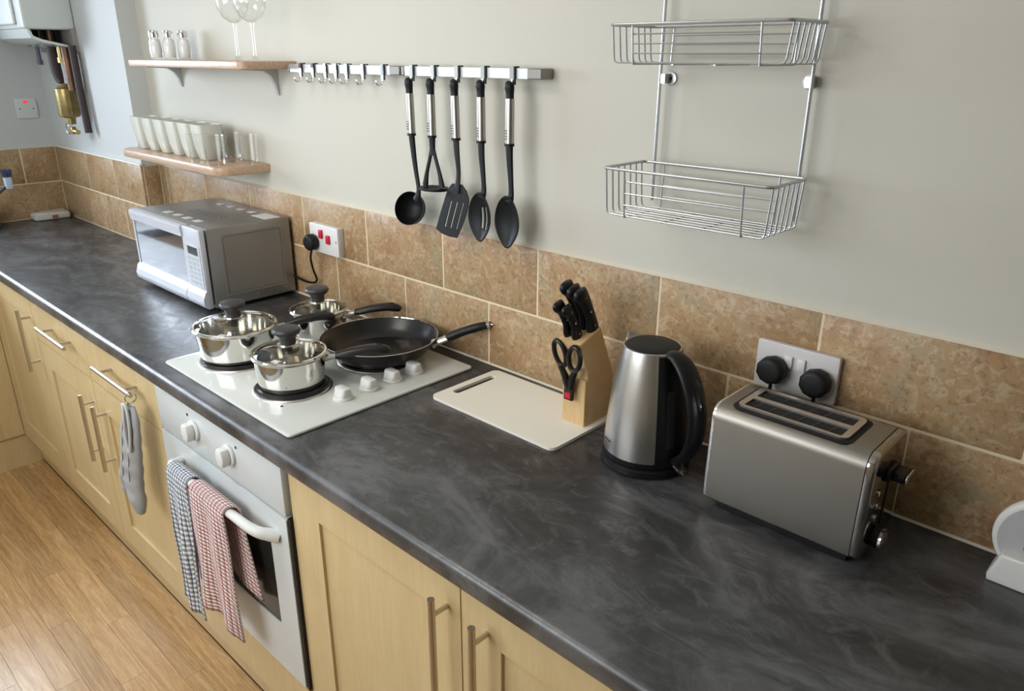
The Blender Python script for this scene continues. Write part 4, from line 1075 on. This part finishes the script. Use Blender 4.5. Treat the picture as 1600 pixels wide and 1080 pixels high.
t = thing('boiler_pipework', 'dark copper pipes and brass valve running down the wall under the boiler', 'pipes', (-3.0, -.11, 1.3))
bm = B(); tube(bm, [(-3.115, -.12, 1.66), (-3.112, -.12, 1.58), (-3.098, -.12, 1.535), (-3.075, -.12, 1.515)], [.019, .021, .018, .010], 12, sm=3); obj('left_pipe', bm, PIPE, t)
bm = B(); bar(bm, (-2.985, -.11, 1.66), (-2.985, -.11, 1.49), .017, 12); obj('copper_pipe', bm, COPPER, t)
bm = B(); tube(bm, [(-2.945, -.098, 1.66), (-2.945, -.098, 1.5), (-2.935, -.098, 1.325)], .0145, 12); obj('lagged_pipe', bm, PIPE, t)
bm = B(); bar(bm, (-3.055, -.11, 1.655), (-3.055, -.11, 1.60), .011, 10); disc(bm, (-3.055, -.11, 1.595), .015, .02, 'z', 8); obj('gas_union', bm, BRASS, t)
bm = lathe(B(), [(0, .172), (.020, .170), (.030, .155), (.040, .150), (.041, .050), (.036, .040), (.020, .036), (.018, .010), (0, .008)], (-3.035, -.125, 1.345), 20)
v_ = obj('brass_valve', bm, BRASS, t)
bm = B(); box(bm, -3.055, -3.02, -.135, -.115, 1.315, 1.345, .004); bar(bm, (-3.035, -.125, 1.33), (-2.99, -.12, 1.325), .010, 8); obj('valve_outlet', bm, BRASS, v_)
bm = B(); tube(bm, [(-3.075+.022*math.cos(a), -.13, 1.335+.022*math.sin(a)) for a in [2*PI*i/18 for i in range(18)]], .0025, 6, closed=True); obj('ring_handle', bm, M('ring_grey', (.35, .36, .36), .35, .8), v_)
# fused spur on the left wall
t = thing('fused_spur', 'white single switch plate with red neon on the left wall', 'socket', (XL, -.155, 1.40))
bm = prism(B(), rrect(-.203, -.117, 1.357, 1.443, .004, 3), 'x', XL, XL+.010, .002, 2); obj('face_plate', bm, M('spur_white', (.62, .66, .65), .35), t)
obj('neon', box(B(), XL+.0095, XL+.0115, -.170, -.153, 1.421, 1.433), M('neon_red', (.8, .02, .03), .3, emit=(1, .05, .05, .6)), t)
bm = B()
for y in (-.187, -.133): disc(bm, (XL+.0098, y, 1.398), .003, .001, 'x', 8)
obj('screw', bm, BLACK, t)

# ------------------------------------------------------------------ packet and washing-up caddy at the far left
bm = box(B(), -3.470, -3.385, -.245, -.095, WZ+.0005, WZ+.034, .010, 3)
for v_ in bm.verts:
    v_.co.x += .004*math.sin(v_.co.y*90); v_.co.z += (.004*math.sin(v_.co.y*70+v_.co.x*50))*(v_.co.z > WZ+.02)
t = thing('packet', 'crumpled white packet with a red patch lying in the far left corner', 'packet', (-3.43, -.17, WZ))
obj('wrapper', bm, PACKET, t)
obj('red_print', box(B(), -3.3865, -3.3835, -.175, -.150, WZ+.008, WZ+.022), PACKRED, t)
t = thing('brush_caddy', 'dark caddy for washing-up things on the worktop at the left edge', 'caddy', (-3.36, -.43, WZ))
bm = lathe(B(), [(0, 0), (.045, 0), (.050, .005), (.052, .085), (.049, .085), (.046, .008), (0, .006)], (-3.38, -.435, WZ), 28); obj('cup', bm, CADDY, t)
obj('band', lathe(B(), [(.0525, .050), (.0535, .060), (.0533, .078), (.0525, .082)], (-3.38, -.435, WZ), 28), M('pale_band', (.5, .52, .62), .2), t)
t = thing('dish_brush', 'washing-up brush with blue bristles standing in the caddy', 'brush', (-3.36, -.40, WZ+.05))
bm = B(); tube(bm, [(-3.385, -.455, WZ+.012), (-3.36, -.42, WZ+.09), (-3.33, -.375, WZ+.155), (-3.315, -.345, WZ+.180)], [.005, .0055, .006, .007], 8, sm=4); obj('handle', bm, M('dark_handle', (.05, .06, .09), .3), t)
bm = B(); box(bm, -3.335, -3.300, -.350, -.322, WZ+.170, WZ+.222, .006); obj('head', bm, BRUSHH, t)
bm = B()
for i in range(5):
    for j in range(4): 
        bx, by = -3.332+i*.0075, -.347+j*.008
        tube(bm, [(bx, by, WZ+.220), (bx+.004*(i-2)*.5, by+.004*(j-1.5), WZ+.250+rnd.random()*.006)], [.0028, .0016], 5)
obj('bristles', bm, BRISTLE, t)
